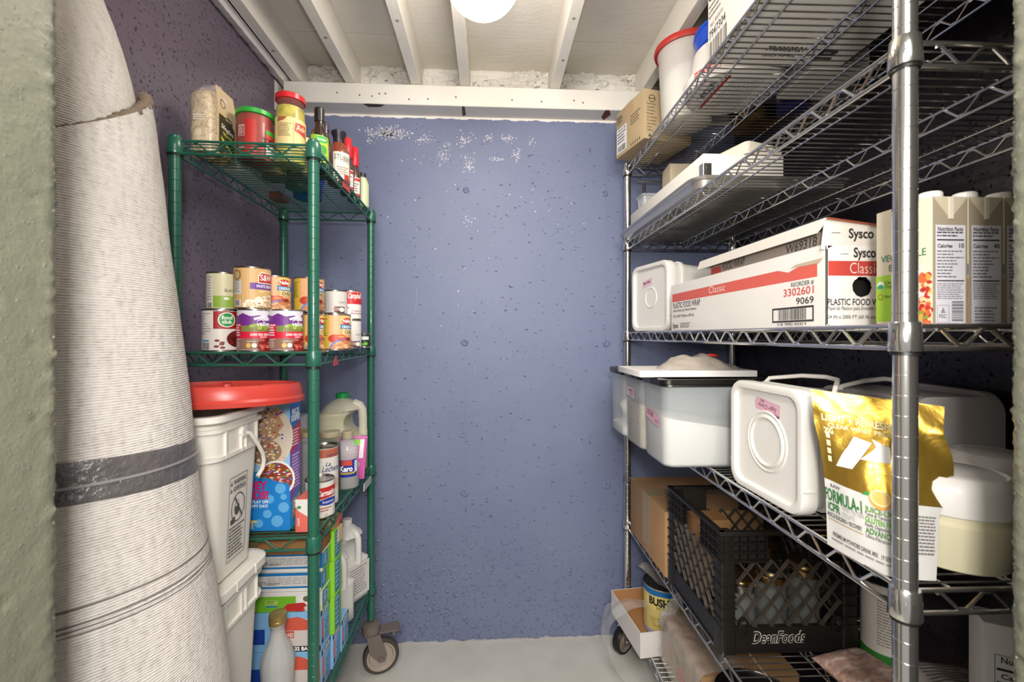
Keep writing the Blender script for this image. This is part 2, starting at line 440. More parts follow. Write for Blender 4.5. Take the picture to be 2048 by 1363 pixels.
# flaked paint on the back wall
R = random.Random(12); b = MB()
for cx, cz, rx, rz, n in ((-15.8, 80.4, 3.2, 1.0, 420), (-10.2, 79.6, 1.6, .9, 70), (-4.0, 79.6, 1.5, 1.1, 80), (-3.2, 76.0, 1.3, 1.8, 90), (-7.2, 77.0, 1.1, 1.4, 70), (-6.6, 78.6, .7, .8, 30),
                          (0, 80, .8, .7, 40), (3.0, 80, 1.5, .8, 60), (4.5, 77.4, 1.1, 1.0, 50), (1.2, 76.6, 1.6, .3, 40), (-18.6, 79, .8, .5, 20), (-3.4, 67, 1.2, 1.2, 25), (10, 69, 8, 6, 20), (-8, 60, 9, 16, 40), (7, 79.6, 1.0, .8, 15), (-12, 76, 3, 1, 15)):
    for i in range(n):
        x = R.gauss(cx, rx * .45); z = R.gauss(cz, rz * .45); w = R.choice((.03, .045, .06, .09, .13)) if n < 300 else R.choice((.04, .06, .09, .12, .16))
        k = R.choice((4, 5, 6)); a0 = R.random() * 6
        b.add([(x + w * cos(a0 + 2 * pi * j / k) * R.uniform(.5, 1.1), YB - .012, z + w * sin(a0 + 2 * pi * j / k) * R.uniform(.5, 1.1)) for j in range(k)], [tuple(range(k))])
b.build('paint_flakes', mat('#d3cfd4', .7), wb, kind='stuff')
b = MB()
for x, z, L, t in ((-11.6, 52, 4, 88), (-12.0, 46.6, .8, 5), (3, 45, 1.5, 60), (-2.4, 42, 2, 85), (13, 33, 1.6, -55), (14.2, 31.6, 1.4, -60), (9.5, 14.5, 1.2, 3), (12, 7.2, 1, 0), (-14, 62, .7, 70)):
    a = math.radians(t); b.tube([(x + k * L / 4 * cos(a) + .06 * nz((k, x, 0)), YB - .008, z + k * L / 4 * sin(a)) for k in range(5)], .018, 4)
b.build('scratch', mat('#a9a6b4', .7), wb)
# front wall with the doorway the picture is taken through
JL, JR, JY = -14.25, 19.35, 15.5
def jamb(x0, xe, sgn):
    prof = [(x0, 8 + i * 7.0 / 46) for i in range(46)] + [(x0 - sgn * (.5 - .5 * cos(a)), JY - .5 + .5 * sin(a)) for a in [pi / 2 * k / 6 for k in range(7)]] + [(x0 - sgn * (.5 + (1.15 ** k - 1) * .35), JY) for k in range(1, 20)]
    prof = [p for p in prof if sgn * (p[0] - xe) > 0] + [(xe, JY)]
    zs = [i * .17 for i in range(int(84 / .17))]
    rows = []
    for z in zs:
        r = []
        for x, y in prof:
            e = math.exp(-((y - JY + .25) / .5) ** 2 - ((x - x0) / .8) ** 2)
            d = .02 * nz((x, y, z), 1.2, 1) + .016 * nz((x, y, z), 5, 2) + e * .13 * max(0, nz((x, y, z), 4.5, 5) + .1)
            k = nz((x, y, z), 2.6, 7)
            if k > .66: d -= .1 * min(1, (k - .6) * 14)
            r.append((x + sgn * d * (1 if y < JY - .3 else .6), y + d * (0 if y < JY - .5 else .8), z))
        rows.append(r)
    return MB().rings(rows, closed=False)
wf = tag(jamb(JL, XL, 1).build('wall_front', M_jamb, ang=60), kind='structure')
jamb(JR, XR, -1).build('door_jamb', M_jamb, wf, ang=60)
for x0, sg in ((JL, 1), (JR, -1)):
    R = random.Random(17); b = MB(); z = 2.0
    while z < 83:
        r = R.uniform(.03, .065); a0 = R.uniform(.45, 1.05); x, y = x0 - sg * (.5 - .485 * cos(a0)), JY - .5 + .485 * sin(a0)
        b.rings([[(x + r * cos(t) * cos(2 * pi * k / 8), y + r * cos(t) * sin(2 * pi * k / 8), z + r * R.uniform(1.0, 1.3) * sin(t)) for k in range(8)] for t in (-1.4, -.7, 0, .7, 1.4)])
        z += R.uniform(.1, .34)
    b.build('edge_bead', M_jamb, wf, ang=80, kind='stuff')
MB().box(XL, XR, 8, JY, 84, 93).build('door_header', M_jamb, wf)
MB().box(XL - 2, JL - .3, 7, 8.2, 0, 93).box(JR + .3, XR + 2, 7, 8.2, 0, 93).build('wall_face', M_jamb, wf)
# ceiling globe
lt = thing('ceiling_lamp', 'glowing white glass globe lamp mounted under the ceiling joists', 'lamp', (-.6, 40.4, 86.3))
MB().lathe([(2.2, 0), (2.3, -.4), (2.2, -1.2), (1.7, -1.5), (1.6, -1.9)], 28).build('lamp_base', mat('#e4e0d8', .35), lt)
g = NT('glowing_globe'); e = g.t.nodes.new('ShaderNodeEmission'); e.inputs[0].default_value = (1, .93, .84, 1); e.inputs[1].default_value = GLOBE_POWER
g.t.links.new(e.outputs[0], g.t.nodes['Material Output'].inputs[0])
MB().lathe([(max(.02, 3.55 * sin(pi * k / 20)), -4.8 - 3.55 * cos(pi * k / 20)) for k in range(21)], 36).build('globe', g.m, lt)
# ------------------------------------------------------------------ wire racks
def rack(name, label, cat, origin, rz, L, Wd, decks, ztop, zbot, m, md, sx, pitch=.75, nsf=False):
    """origin = near corner post on the aisle side; the rack runs back along +y and away from the aisle along sx*x"""
    r = thing(name, label, cat, (*origin, 0), rz)
    X = lambda x: sx * x
    b = MB(); prof = [(.5, zbot)]
    z = zbot + .4
    while z < ztop - .3:
        prof += [(.5, z - .028), (.474, z), (.5, z + .028)]; z += 1.0
    prof += [(.5, ztop - .08), (.44, ztop)]
    pm = None
    for x, y in ((0, 0), (Wd, 0), (0, L), (Wd, L)):
        if pm is None: pm = b.lathe(prof, 20).build('post', m, r, ang=24); o = pm
        else: o = pm.copy(); C.objects.link(o)
        o.location = (X(x) * IN, y * IN, 0)
    proto = None
    for zi, z in enumerate(decks):
        if proto is None:
            rr, rt, rw, dz = .125, .085, .055, 1.12
            zr = -.06                                   # rail axis under the deck top
            b = MB(); y = .62
            while y < L - .4:                           # surface wires run across the short way, over the rails
                b.tube([(X(-.1), y, -rw), (X(Wd + .1), y, -rw)], rw, 5); y += pitch
            sup = [Wd * .16, Wd * .84] if Wd > 14 else [Wd * .3, Wd * .72]
            for x in sup: b.tube([(X(x), .3, -.17), (X(x), L - .3, -.17)], .07, 6)
            for x in ([Wd * .5] if Wd > 14 else []):
                b.tube([(X(x), .0, -.19), (X(x), L, -.19)], .09, 6); b.tube([(X(x), .5, -1.15), (X(x), L - .5, -1.15)], .09, 6)
            proto = b.build('wire_shelf', m, r, kind='stuff')
            for za in (zr, zr - dz):
                for p, q in (((0, .55), (0, L - .55)), ((Wd, .55), (Wd, L - .55))):
                    MB().tube([(X(p[0]), p[1], za), (X(q[0]), q[1], za)], rr, 8).build('edge_rail', m, proto)
                for p, q in (((.55, 0), (Wd - .55, 0)), ((.55, L), (Wd - .55, L))):
                    MB().tube([(X(p[0]), p[1], za), (X(q[0]), q[1], za)], rr, 8).build('edge_rail', m, proto)
            def zig(a0, a1, per, fn, rad):
                n = max(2, round((a1 - a0) / per)); p = (a1 - a0) / n; pts = []
                hi, lo = zr - .16, zr - dz + .16
                for k in range(n):
                    s0 = a0 + k * p
                    pts += [fn(s0, hi), fn(s0 + p * .1, hi), fn(s0 + p * .42, lo), fn(s0 + p * .58, lo), fn(s0 + p * .9, hi)]
                return MB().tube(pts + [fn(a1, hi)], rad, 6).build('truss_wire', m, proto)
            for x in (0, Wd): zig(1.6, L - 1.6, 2.6, lambda s, z_, x=x: (X(x), s, z_), rt)
            for y in (0, L): zig(1.6, Wd - 1.6, 2.6, lambda s, z_, y=y: (X(s), y, z_), rt)
            if Wd > 14: zig(1, L - 1, 2.6, lambda s, z_: (X(Wd * .5), s, z_ + .02), .075)
            cm = None
            for x, y in ((0, 0), (Wd, 0), (0, L), (Wd, L)):
                if cm is None: cm = MB().lathe([(.54, .12), (.6, .12), (.63, .08), (.7, -1.28), (.67, -1.32), (.54, -1.32)], 20).build('collar', m, proto, ang=50); o = cm
                else: o = cm.copy(); C.objects.link(o); o.parent = proto
                o.location = (X(x) * IN, y * IN, 0)
                s = MB().lathe([(.5, -1.3), (.58, -1.3), (.6, -1.5), (.5, -1.5)], 16).build('sleeve', md, proto); s.location = o.location
            if nsf:
                D = Dec(cyl(.66, cam_dir(20.5, 20.7) + .0), ds=.1); D.text('N  S  F', 0, -.8, .4, m, L=3, w=.95, bold=.02); D.done(proto, 'embossed_mark')
            o = proto
        else: o = copy_tree(proto); o.parent = r
        o.location = (0, 0, z * IN)
    return r
def caster(r, x, y, h, rad, mf, mw, mh, a, brake=True, w=1.2):
    """h = height of the mounting plate; the wheel trails along angle a"""
    root = MB(); root.lathe([(.45, h + .9), (1.25, h + .7), (1.3, h), (1.25, h - .35), (.6, h - .5)], 20)
    c = root.build('caster', mf, r); c.location = (x * IN, y * IN, 0)
    ca, sa = cos(a), sin(a); ox = .55 * rad
    M = Matrix.Rotation(a, 4, 'Z')
    f = MB()
    for s in (-1, 1):
        y0 = s * (w / 2 + .12); y1 = s * (w / 2 + .3)
        P = [(-.7, h - .4), (1.1, h - .4), (ox + .75, rad + .5), (ox + .5, rad - .45), (ox - .35, rad - .45), (-.2, rad + 1.0)]
        f.rings([[(p[0], y0, p[1]) for p in P], [(p[0], y1, p[1]) for p in P]])
    f.box(-.9, 1.3, -w / 2 - .3, w / 2 + .3, h - .62, h - .4)
    q = len(f.v); f.lathe([(.01, -w / 2 - .5), (.3, -w / 2 - .5), (.3, w / 2 + .5), (.01, w / 2 + .5)], 10); f.xf(Matrix.Translation((ox, 0, rad)) @ Matrix.Rotation(pi / 2, 4, 'X'), q)
    f.xf(M).build('fork', mf, c)
    t = MB(); prof = [(rad * .8, -w / 2 + .05), (rad * .93, -w / 2 + .02), (rad, -w / 2 + .25), (rad, w / 2 - .25), (rad * .93, w / 2 - .02), (rad * .8, w / 2 - .05)]
    t.lathe(prof, 32, cap0=False, cap1=False).xf(M @ Matrix.Translation((ox, 0, rad)) @ Matrix.Rotation(pi / 2, 4, 'X')).build('tyre', mw, c)
    t = MB(); t.lathe([(.3, -w / 2), (.6, -w / 2), (.7, -w / 4), (rad * .62, -w / 5), (rad * .72, -w / 2 + .05), (rad * .82, -w / 2 + .05), (rad * .82, w / 2 - .05), (rad * .72, w / 2 - .05), (rad * .62, w / 5), (.7, w / 4), (.6, w / 2), (.3, w / 2)], 32)
    t.xf(M @ Matrix.Translation((ox, 0, rad)) @ Matrix.Rotation(pi / 2, 4, 'X')).build('wheel_hub', mh, c)
    if brake:
        b = MB(); b.rings([[(p[0], p[1], z) for p in ((.8, -.75), (2.2, -.95), (3.7, -1.1), (4.0, -.7), (4.0, .7), (3.7, 1.1), (2.2, .95), (.8, .75))] for z in (h - .55, h - .35)])
        b.box(2.9, 3.3, -.7, .7, h - 1.3, h - .5).xf(M).build('brake_pedal', mf, c)
    return c
M_green = mat('#225a47', .32, coat=.3, var=.08, vscale=12)
M_chrome = mat('#d6d3ce', .17, .96)
M_black = mat('#16130f', .45)
M_caster = mat('#6d635c', .42); M_tyre = mat('#453c36', .6); M_hub = mat('#a2958a', .4)
G = rack('green_wire_rack', 'green epoxy wire shelving rack on casters, loaded with jars and cans', 'shelving rack', (-16.17, 41.5), math.radians(1.79), 22.48, 12.05, (66.1, 47.0, 30.0, 13.0), 66.5, 8.0, M_green, M_black, -1, .72)
Rk = rack('chrome_wire_rack', 'tall chrome wire shelving rack with six shelves beside the dark plum wall', 'shelving rack', (20.49, 20.66), math.radians(-1.17), 46.52, 16.5, (74.6, 63.0, 49.05, 36.0, 20.0, 6.5), 75.2, 5.2, M_chrome, M_black, 1, .76, nsf=True)
for x, y, a in ((0, 0, 2.2), (-12.05, 0, .5), (0, 22.48, .3), (-12.05, 22.48, 2.6)):
    caster(G, x, y, 6.6, 2.5, M_caster, M_tyre, M_hub, a)
for x, y, a in ((0, 0, 2.0), (16.5, 0, .4), (0, 46.52, -2.5), (16.5, 46.52, 2.6)):
    caster(Rk, x, y, 4.3, 2.0, M_chrome, M_black, mat('#8d7f6e', .5), a, False)
# ------------------------------------------------------------------ common things
M_metal = mat('#b9b4aa', .25, 1)
M_card = mat('#b48a5c', .75, var=.06, vscale=10)
M_white = mat('#d8d4cc', .38, var=.02)
M_wcard = mat('#dcd7ce', .6)
M_gold = mat('#b8913f', .3, 1)
M_glass = mat('#8d9893', .05, alpha=.13, spec=.8)
M_glass2 = mat('#dfe8e4', .08, alpha=.32, spec=.8)
M_film = mat('#cfcac4', .12, alpha=.22, spec=.9)
def can(name, label, x, y, z, r, h, paper, art=None, group=None, cat='can', seam=True, turn=0):
    t = thing(name, label, cat, (x, y, z), 0, group)
    MB().lathe([(r * .96, 0), (r, .04), (r, .1), (r * .975, .14), (r * .975, h - .14), (r, h - .1), (r, h - .03), (r * .96, h), (r * .93, h - .02), (r * .91, h - .14), (.01, h - .13)], 32, cap1=False).build('tin_body', M_metal, t)
    b = MB(); b.lathe([(r * .978, .15), (r * .985, .16), (r * .985, h - .16), (r * .978, h - .15)], 40, cap0=False, cap1=False).build('paper_label', mat(paper, .45), t)
    if art:
        D = Dec(cyl(r * .987, cam_dir(x, y) + turn), ds=.22); art(D, r, h); D.done(t)
    return t
def carton(name, label, cat, x0, x1, y0, y1, z0, z1, m, rz=0, group=None, r=.04, parts=()):
    """closed box; local frame: x centred, y centred, z from the base"""
    t = thing(name, label, cat, ((x0 + x1) / 2, (y0 + y1) / 2, z0), rz, group)
    a, b, h = (x1 - x0) / 2, (y1 - y0) / 2, z1 - z0
    MB().rbox(-a, a, -b, b, 0, h, r=r, e=r * .7, n=2).build('carton_body', m, t)
    t['hx'] = a; t['hy'] = b; t['hz'] = h
    return t, a, b, h
def front(a, b, h): return plane((-a, -b, 0), (1, 0, 0), (0, 0, 1))          # face towards -y
def right(a, b, h): return plane((a, -b, 0), (0, 1, 0), (0, 0, 1))           # face towards +x
def left(a, b, h): return plane((-a, b, 0), (0, -1, 0), (0, 0, 1))           # face towards -x
def top(a, b, h): return plane((-a, -b, h), (1, 0, 0), (0, 1, 0))
def under(a, b, h): return plane((-a, b, 0), (1, 0, 0), (0, -1, 0))
def jar(name, label, x, y, z, r, h, fill, lid, art=None, cat='jar', neck=.9, lidh=.5, group=None, full=.86, glass=None, turn=0):
    t = thing(name, label, cat, (x, y, z), 0, group); hb = h - lidh
    MB().lathe([(r * .85, 0), (r, .12), (r, hb * .78), (r * .98, hb * .84), (r * neck * .97, hb * .93), (r * neck * .95, hb)], 32).build('glass_body', glass or M_glass, t)
    q = r * .95; tp = hb * full
    MB().lathe([(q * .85, .08), (q, .2), (q, min(tp, hb * .77)), (q * (neck if tp > hb * .8 else 1), tp), (.01, tp)], 28, cap1=False).build('contents', fill, t)
    n = r * neck
    MB().lathe([(n, hb - .12), (n * 1.06, hb - .08), (n * 1.06, h - .08), (n * 1.0, h), (n * .9, h), (n * .86, h - .05), (.01, h - .05)], 32, cap1=False).build('lid', lid, t)
    if art:
        D = Dec(cyl(r * 1.006, cam_dir(x, y) + turn), ds=.2); art(D, r, h); D.done(t)
    return t
def lathe_thing(name, label, cat, x, y, z, parts, art=None, group=None, turn=0, rart=1, prof=None, ds=.2):
    t = thing(name, label, cat, (x, y, z), 0, group)
    for pn, prof_, m in parts: MB().lathe(prof_, 32).build(pn, m, t)
    if art:
        D = Dec(cyl(rart, cam_dir(x, y) + turn, prof=prof), ds=ds); art(D); D.done(t)
    return t
# ------------------------------------------------------------------ rolled rug
RX = [(0, -13.0), (16, -14.2), (29.5, -15.7), (38, -17.2), (46, -18.1), (55, -19.2), (61.5, -19.9), (64, -20.3), (67, -21.0), (70, -22.2), (73, -24)]
RR = [(0, 6.0), (55, 6.0), (61, 5.6), (66, 5), (73, 3.6)]
RY = 25.6
def sm(P, z, w=3): return sum(fit(P, z + k * w) for k in (-1, -.5, 0, .5, 1)) / 5
def rug_pt(phi, z, off=0, R0=6.0):
    R = sm(RR, z)
    cx = sm(RX, z) - R
    p = (cx, RY, z)
    n = .12 * nz((cos(phi) * 1.2, sin(phi) * 1.2, z * .12), 1, 2) + .05 * nz((cos(phi) * 3, sin(phi) * 3, z * .4), 1, 6)
    return (cx + (R + off + n) * cos(phi), RY + (R + off + n) * sin(phi), z)
def rug_mat():
    g = NT('woven_rug_backing'); v = g.map((1, 1, 1))
    w1 = g.wave(95, 2.5, g.map((.25, .25, 1)), 'Z'); w2 = g.noise(120, 3, g.map((1, 1, .35)))
    n = g.noise(300, 2, g.map((.45, .45, 1)))
    h = g.math('ADD', g.math('MULTIPLY', w1, .33), g.math('ADD', g.math('MULTIPLY', w2, .6), g.math('MULTIPLY', n, .5)))
    col = g.mix(g.ramp(h, [(.42, 0.0), (.6, .75), (.9, 1.0)]), '#a39b92', '#d6d0c9')
    col = g.mix(g.ramp(g.noise(8, 4), [(.35, .25), (.65, 0.0)]), col, '#b3a89c')
    return g.out(col, .85, g.bump(h, .8, .003))
M_rug = rug_mat()
M_bind = mat('#7d6c5b', .9, bump=.8, bscale=500, var=.35, vscale=220)
rug = thing('rolled_rug', 'tall rolled pale grey rug standing upright by the doorway, tied with grey wrap', 'rug', (-19, RY, 0))
RM = Matrix.Translation((19, -RY, 0))
def cut(phi):                                       # height of the loose end around the roll; -pi/2 faces the camera
    return sm([(-3, 56), (-1.1, 57.0), (-.5, 58.9), (0, 60.9), (.35, 62.3), (.6, 63.3), (.9, 64.6)], phi, .25)
def outer(u, v):
    phi = -2.9 + u * 3.55; z = v * cut(phi)
    return rug_pt(phi, z)
b = MB(); b.grid(outer, 90, 120); b.xf(RM).build('outer_wrap', M_rug, rug, ang=60)
b = MB(); b.grid(lambda u, v: rug_pt(2 * pi * u, v * 73, -.75), 72, 110, wrap=True)
o = len(b.v); b.xf(RM).build('inner_roll', M_rug, rug, ang=60)
pts = [];
b = MB(); ph = [-2.9 + 3.55 * k / 110 for k in range(111)]
R = random.Random(9)
b.tube([rug_pt(p, cut(p) - .1 + .05 * R.uniform(-1, 1), -.28 + .05 * R.uniform(-1, 1)) for p in ph], [(1 + .14 * R.uniform(-1, 1)) * fit([(-1.3, .15), (-.3, .2), (.2, .3), (.7, .36)], ph[k]) for k in range(111)], 8)
b.xf(RM).build('frayed_edge_binding', M_bind, rug, ang=60, label='brown knotted edge of the rug')
def band(z0, z1, tilt, off, name, m, label=None, n=6):
    def f(u, v):
        phi = -3.1 + u * 3.9; c = tilt * (phi + .3)
        z = z0 + (z1 - z0) * v + c
        e = off * (1 if .02 < v < .98 else .2)
        return rug_pt(phi, z, e + .02 * nz((phi * 2, z * 3, 4), 1))
    return MB().grid(f, 70, n).xf(RM).build(name, m, rug, ang=60, label=label)
M_wrap = mat('#5a5656', .25, spec=.8, bump=.8, bscale=120, var=.15, vscale=30)
band(40.45, 42.45, -.4, .07, 'stretch_wrap_band', M_wrap, 'dark grey shiny wrap around the rug', 14)
band(41.3, 41.45, -.15, .14, 'wrap_fold', mat('#8b8788', .25))
for z0, z1 in ((35.9, 36.01), (35.2, 35.3), (34.98, 35.06), (34.76, 34.84)):
    band(z0, z1, -.1, .012, 'woven_stripe', mat('#6f6762', .9))
# ------------------------------------------------------------------ white pails
M_pail = mat('#dcd7cd', .34, sss=0)
def pail(zb, label, handle, warn, h=13.0, lid=False):
    t = thing('square_pail', label, 'bucket', (-24.3, 36.4, zb), 0, 'square white pails stacked by the rug')
    a, b_ = 4.4, 3.6; e = h - 13.0
    MB().rings([rrect(-a + k, a - k, -b_ + k, b_ - k, z + (e if z > 1 else 0), 1.25, 5) for z, k in ((0, .75), (.15, .55), (9.6, .12), (9.62, -.16), (9.9, -.18), (9.95, .05), (11.7, .0), (11.72, -.22), (12.0, -.24), (12.05, .03), (12.4, .0), (12.42, -.3), (12.55, -.42), (12.9, -.42), (13.0, -.34), (13.0, .1), (12.2, .2), (11.5, .3))]).build('pail_body', M_pail, t, ang=40)
    for y in (-2.2, -.1, .55, 2.2): MB().box(a - .02, a + .2, y - .06, y + .06, 9.7 + e, 11.9 + e).build('rim_rib', M_pail, t)
    for x in (-2, 0, 2): MB().box(x - .06, x + .06, -b_ - .2, -b_ + .02, 9.7 + e, 11.9 + e).build('rim_rib', M_pail, t)
    if lid:
        MB().rings([rrect(-4.85 + k, 4.85 - k, -4.05 + k, 4.05 - k, z + h, 1.5, 5) for z, k in ((-.6, .0), (-.6, -.08), (.0, -.06), (.12, .05), (.12, .75), (.02, .85))]).build('lid', M_pail, t, ang=40)
        for y in (-1.4, 1.3): MB().rbox(4.55, 4.98, y - .07, y + .07, h - .7, h + .1, r=.02, e=.02, n=1).build('lid_notch', M_pail, t)
    if handle:
        hb = MB(); y0 = .2
        hb.tube([(a + .1, y0, 11.2), (a + .45, y0 + .3, 11.0), (a + .62, y0 + 1.2, 9.9), (a + .62, y0 + 2.0, 8.9), (a + .55, y0 + 2.35, 8.2), (a + .45, y0 + 2.3, 7.5), (a + .3, y0 + 1.8, 7.0)], .17, 8).build('bail_handle', mat('#d2ccc0', .4), t)
        MB().lathe([(.01, 0), (.5, 0), (.45, .3), (.01, .35)], 12).xf(Matrix.Translation((a, y0, 11.2)) @ Matrix.Rotation(pi / 2, 4, 'Y')).build('handle_boss', M_pail, t)
    if warn:
        f = plane((a - .52, -b_, .2), (0, 1, 0), (.046, 0, 1)); D = Dec(lambda s, t_, l: f(s, t_, l + .03))
        k = '#4c4a48'; s0, s1 = 2.4, 4.9
        D.frame(s0, s1, 1.0, 7.6, .05, k)
        D.text('WARNING', 3.8, 6.95, .36, k, w=1.75, bold=.03); D.text('ADVERTENCIA', 3.8, 6.4, .36, k, w=1.75, bold=.03)
        for t_ in (6.4, 6.95): D.poly([(2.55, t_), (2.8, t_), (2.675, t_ + .36)], k)
        D.ring(3.7, 5.0, .95, .09, k, ry=1.15); D.ell(3.55, 4.9, .35, .5, k); D.ell(3.5, 5.35, .26, .3, '#d9d4ca', L=2); D.ring(3.5, 5.35, .26, .05, k, L=3, ry=.3)
        D.poly([(3.1, 5.85), (3.22, 5.95), (4.35, 4.15), (4.22, 4.05)], k, L=4); D.poly([(2.7, 3.85), (3.3, 3.85), (3.3, 4.4), (2.7, 4.2)], k, L=2)
        D.lines(s0 + .15, s1 - .15, 1.2, 3.6, 9, k, fill=.42)
        D.done(t)
    return t
pail(0, 'lowest square white pail, under the other two by the rug', False, False, 14.6, True)
pail(14.75, 'middle square white pail, carrying the one with the red cover', False, False, 14.7, True)
pail(29.6, 'topmost square white pail with a warning label and a bail handle', True, True)
M_redlid = mat('#b43a30', .33, var=.03)
t = thing('round_bucket_cover', 'big round red plastic bucket cover lying on the topmost white pail', 'bucket cover', (-21.9, 38.0, 42.95), 0)
t.rotation_euler = (math.radians(-3.0), 0, 0)
k = 5.9 / 6.8
MB().lathe([(6.2 * k, 0), (6.75 * k, .0), (6.8 * k, .35), (6.62 * k, .55), (6.6 * k, .95), (6.5 * k, 1.25), (6.3 * k, 1.55), (6.0 * k, 1.55), (5.85 * k, 1.3), (5.5 * k, 1.05), (.01, 1.05)], 64, cap0=True, cap1=False).build('cover_shell', M_redlid, t, ang=30)
for q in (.5, 2.1, 3.7, 5.3):
    MB().rbox(-1.1, 1.1, -.35, .35, 1.0, 1.42, r=.15, e=.08, n=2).xf(Matrix.Rotation(q, 4, 'Z') @ Matrix.Translation((3.6, 0, 0))).build('grip_lug', M_redlid, t)
# ------------------------------------------------------------------ green rack, first shelf
z1 = 66.1
t = thing('pasta_bag', 'clear and tan bag of curly dry pasta at the end of the top green shelf', 'pasta', (-27.55, 45.2, z1))
def pb(u, v):
    a = 2 * pi * u; zz = v * 7.1
    wx = 1.45 * (1 - .38 * max(0, v - .8) / .2); wy = 1.7 * (1 - .85 * max(0, (v - .72) / .28) ** 1.6)
    k = 2.6
    c, s = cos(a), sin(a); q = (abs(c) ** k + abs(s) ** k) ** (-1 / k)
    n = .09 * nz((c * 2, s * 2, zz * .7), 1, 3)
    return ((wx + n) * c * q, (wy + n) * s * q, zz)
g = NT('curly_pasta_through_film'); nn = g.noise(42, 3, dist=2.6)
pm = g.out(g.ramp(nn, [(.3, '#a5814f'), (.5, '#d8bd8a'), (.7, '#f0e2c2')]), .3, g.bump(nn, .6, .004))
MB().grid(lambda u, v: pb(u, v * .86), 40, 30, wrap=True).build('pasta', pm, t, ang=60)
MB().grid(lambda u, v: tuple(q * (1.03 if i < 2 else 1.0) for i, q in enumerate(pb(u, v))), 40, 30, wrap=True).build('film', mat('#efe6d8', .15, alpha=.3, spec=.8), t, ang=60)
D = Dec(lambda a_, b_, l: (1.5 + l + (.0 if b_ < 5 else -.12 * (b_ - 5) ** 1.2), -1.55 * min(1, 1.25 - b_ * .045) + a_ * min(1, 1.25 - b_ * .05), b_), ds=.4); D.dt = .4
D.rect(0, 3.1, 0, 6.6, '#c9b08c'); D.poly([(.25, 0), (2.9, 0), (2.9, 3.2), (2.0, 3.9), (.25, 4.0)], '#3d3a2c', 2); D.frame(.2, 2.95, .05, 4.0, .07, '#b9b35a', 3)
D.text('Sfoglini', 1.6, 2.6, .42, '#e6e2d0', 4, w=2.0, rot=-8); D.text('TRUMPETS', 1.7, 2.0, .3, '#c9d23c', 4, w=1.8, rot=-8); D.poly([(.6, 1.6), (2.6, .4), (2.6, .8), (.6, 1.9)], '#b3bd35', 4)
D.ell(1.6, .4, .7, .35, '#a5532d', 5); D.ring(.9, 5.1, .42, .08, '#4a4636', 4); D.ell(1.8, 3.7, .7, .36, '#4a4636', 5); D.lines(1.3, 2.3, 3.6, 3.85, 1, '#d8cfa8', 6)
D.done(t)
D = Dec(lambda a_, b_, l: (-1.3 + a_, -1.78 - l, b_)); D.lines(.7, 1.9, 2.9, 3.5, 3, '#f4efe4'); D.done(t)
def salsa(D, r, h):
    D.rect(-.95, .1, .1, 3.9, '#b32a22', 1); D.rect(.95, 2.7, .5, 3.2, '#c23a30', 1); D.rect(.95, 2.7, 2.7, 3.15, '#3d9a35', 2); D.rect(.95, 2.7, .5, 1.7, '#d8d4cc', 2)
    D.text("TO", 1.25, 1.7, .6, '#201a18', 4, bold=.03); D.frame(-1.7, -1.0, 2.2, 3.3, .04, '#e9cfc6', 2); D.lines(-1.65, -1.05, 2.3, 3.2, 7, '#e9cfc6', 2); D.lines(-1.6, -.9, .9, 1.4, 3, '#e9cfc6', 2)
jar('salsa_jar', 'wide jar of red salsa with a green lid on the top green shelf', -24.0, 46.6, z1, 1.78, 5.15, mat('#9c241a', .4, var=.25, vscale=60), mat('#2f9a35', .35), salsa, neck=.95, lidh=.42, glass=M_glass, full=.97)
def pepper(D, r, h):
    D.poly([(-2.0, 2.0), (2.2, 1.7), (2.2, 4.6), (-2.0, 4.7)], '#d9c187', 1); D.poly([(-1.4, 4.1), (-.6, 4.3), (-.3, 4.65), (-1.3, 4.65)], '#9a5a3e', 2); D.lines(-1.3, .1, 2.6, 4.0, 9, '#6b5634', 2); D.poly([(.35, 3.3), (1.7, 2.9), (1.7, 4.2), (.45, 4.2)], '#b9473a', 2); D.text('Adr', 1.1, 3.5, .5, '#e9dcae', 4); D.rect(.25, .28, 2.0, 4.2, '#8a7448', 2)
jar('pepperoncini_jar', 'tall jar of yellow pickled peppers with a red lid', -20.75, 47.2, z1, 1.47, 7.3, mat('#b3a33c', .4, var=.35, vscale=50), mat('#c2242a', .3), pepper, neck=.93, lidh=.5, full=.88)
def hot(D):
    D.poly([(-.95, 2.7), (1.1, 2.5), (1.1, 3.3), (-.95, 3.5)], '#8ab338', 1); D.rect(-.95, 1.1, .5, 2.8, '#a9c03c', 1); D.ell(.25, 2.95, .62, .36, '#2f9c40', 3); D.text('Serrano', .25, 2.85, .26, '#e9efe0', 4, w=.9); D.ell(.35, 1.9, .4, .5, '#3c8f35', 3); D.ell(.5, 1.1, .35, .3, '#2f9a45', 3)
lathe_thing('hot_sauce_bottle', 'slim dark hot sauce bottle with a green label behind the rack post', 'bottle', -18.05, 47.9, z1, [('bottle_body', [(.8, 0), (.95, .1), (.95, 3.2), (.8, 3.9), (.46, 4.5), (.42, 5.2)], mat('#2a1610', .08, coat=1)), ('cap', [(.5, 5.15), (.5, 6.5), (.42, 6.6)], mat('#201d1b', .3))], hot, rart=.96, turn=0)
lathe_thing('sauce_bottle', 'second slim dark sauce bottle just behind the green labelled one', 'bottle', -18.3, 50.2, z1, [('bottle_body', [(.8, 0), (.9, .1), (.9, 3.4), (.7, 4.0), (.42, 4.6), (.4, 5.3)], mat('#3a1d12', .08, coat=1)), ('cap', [(.46, 5.2), (.46, 6.1), (.4, 6.2)], mat('#3d3a45', .3))])
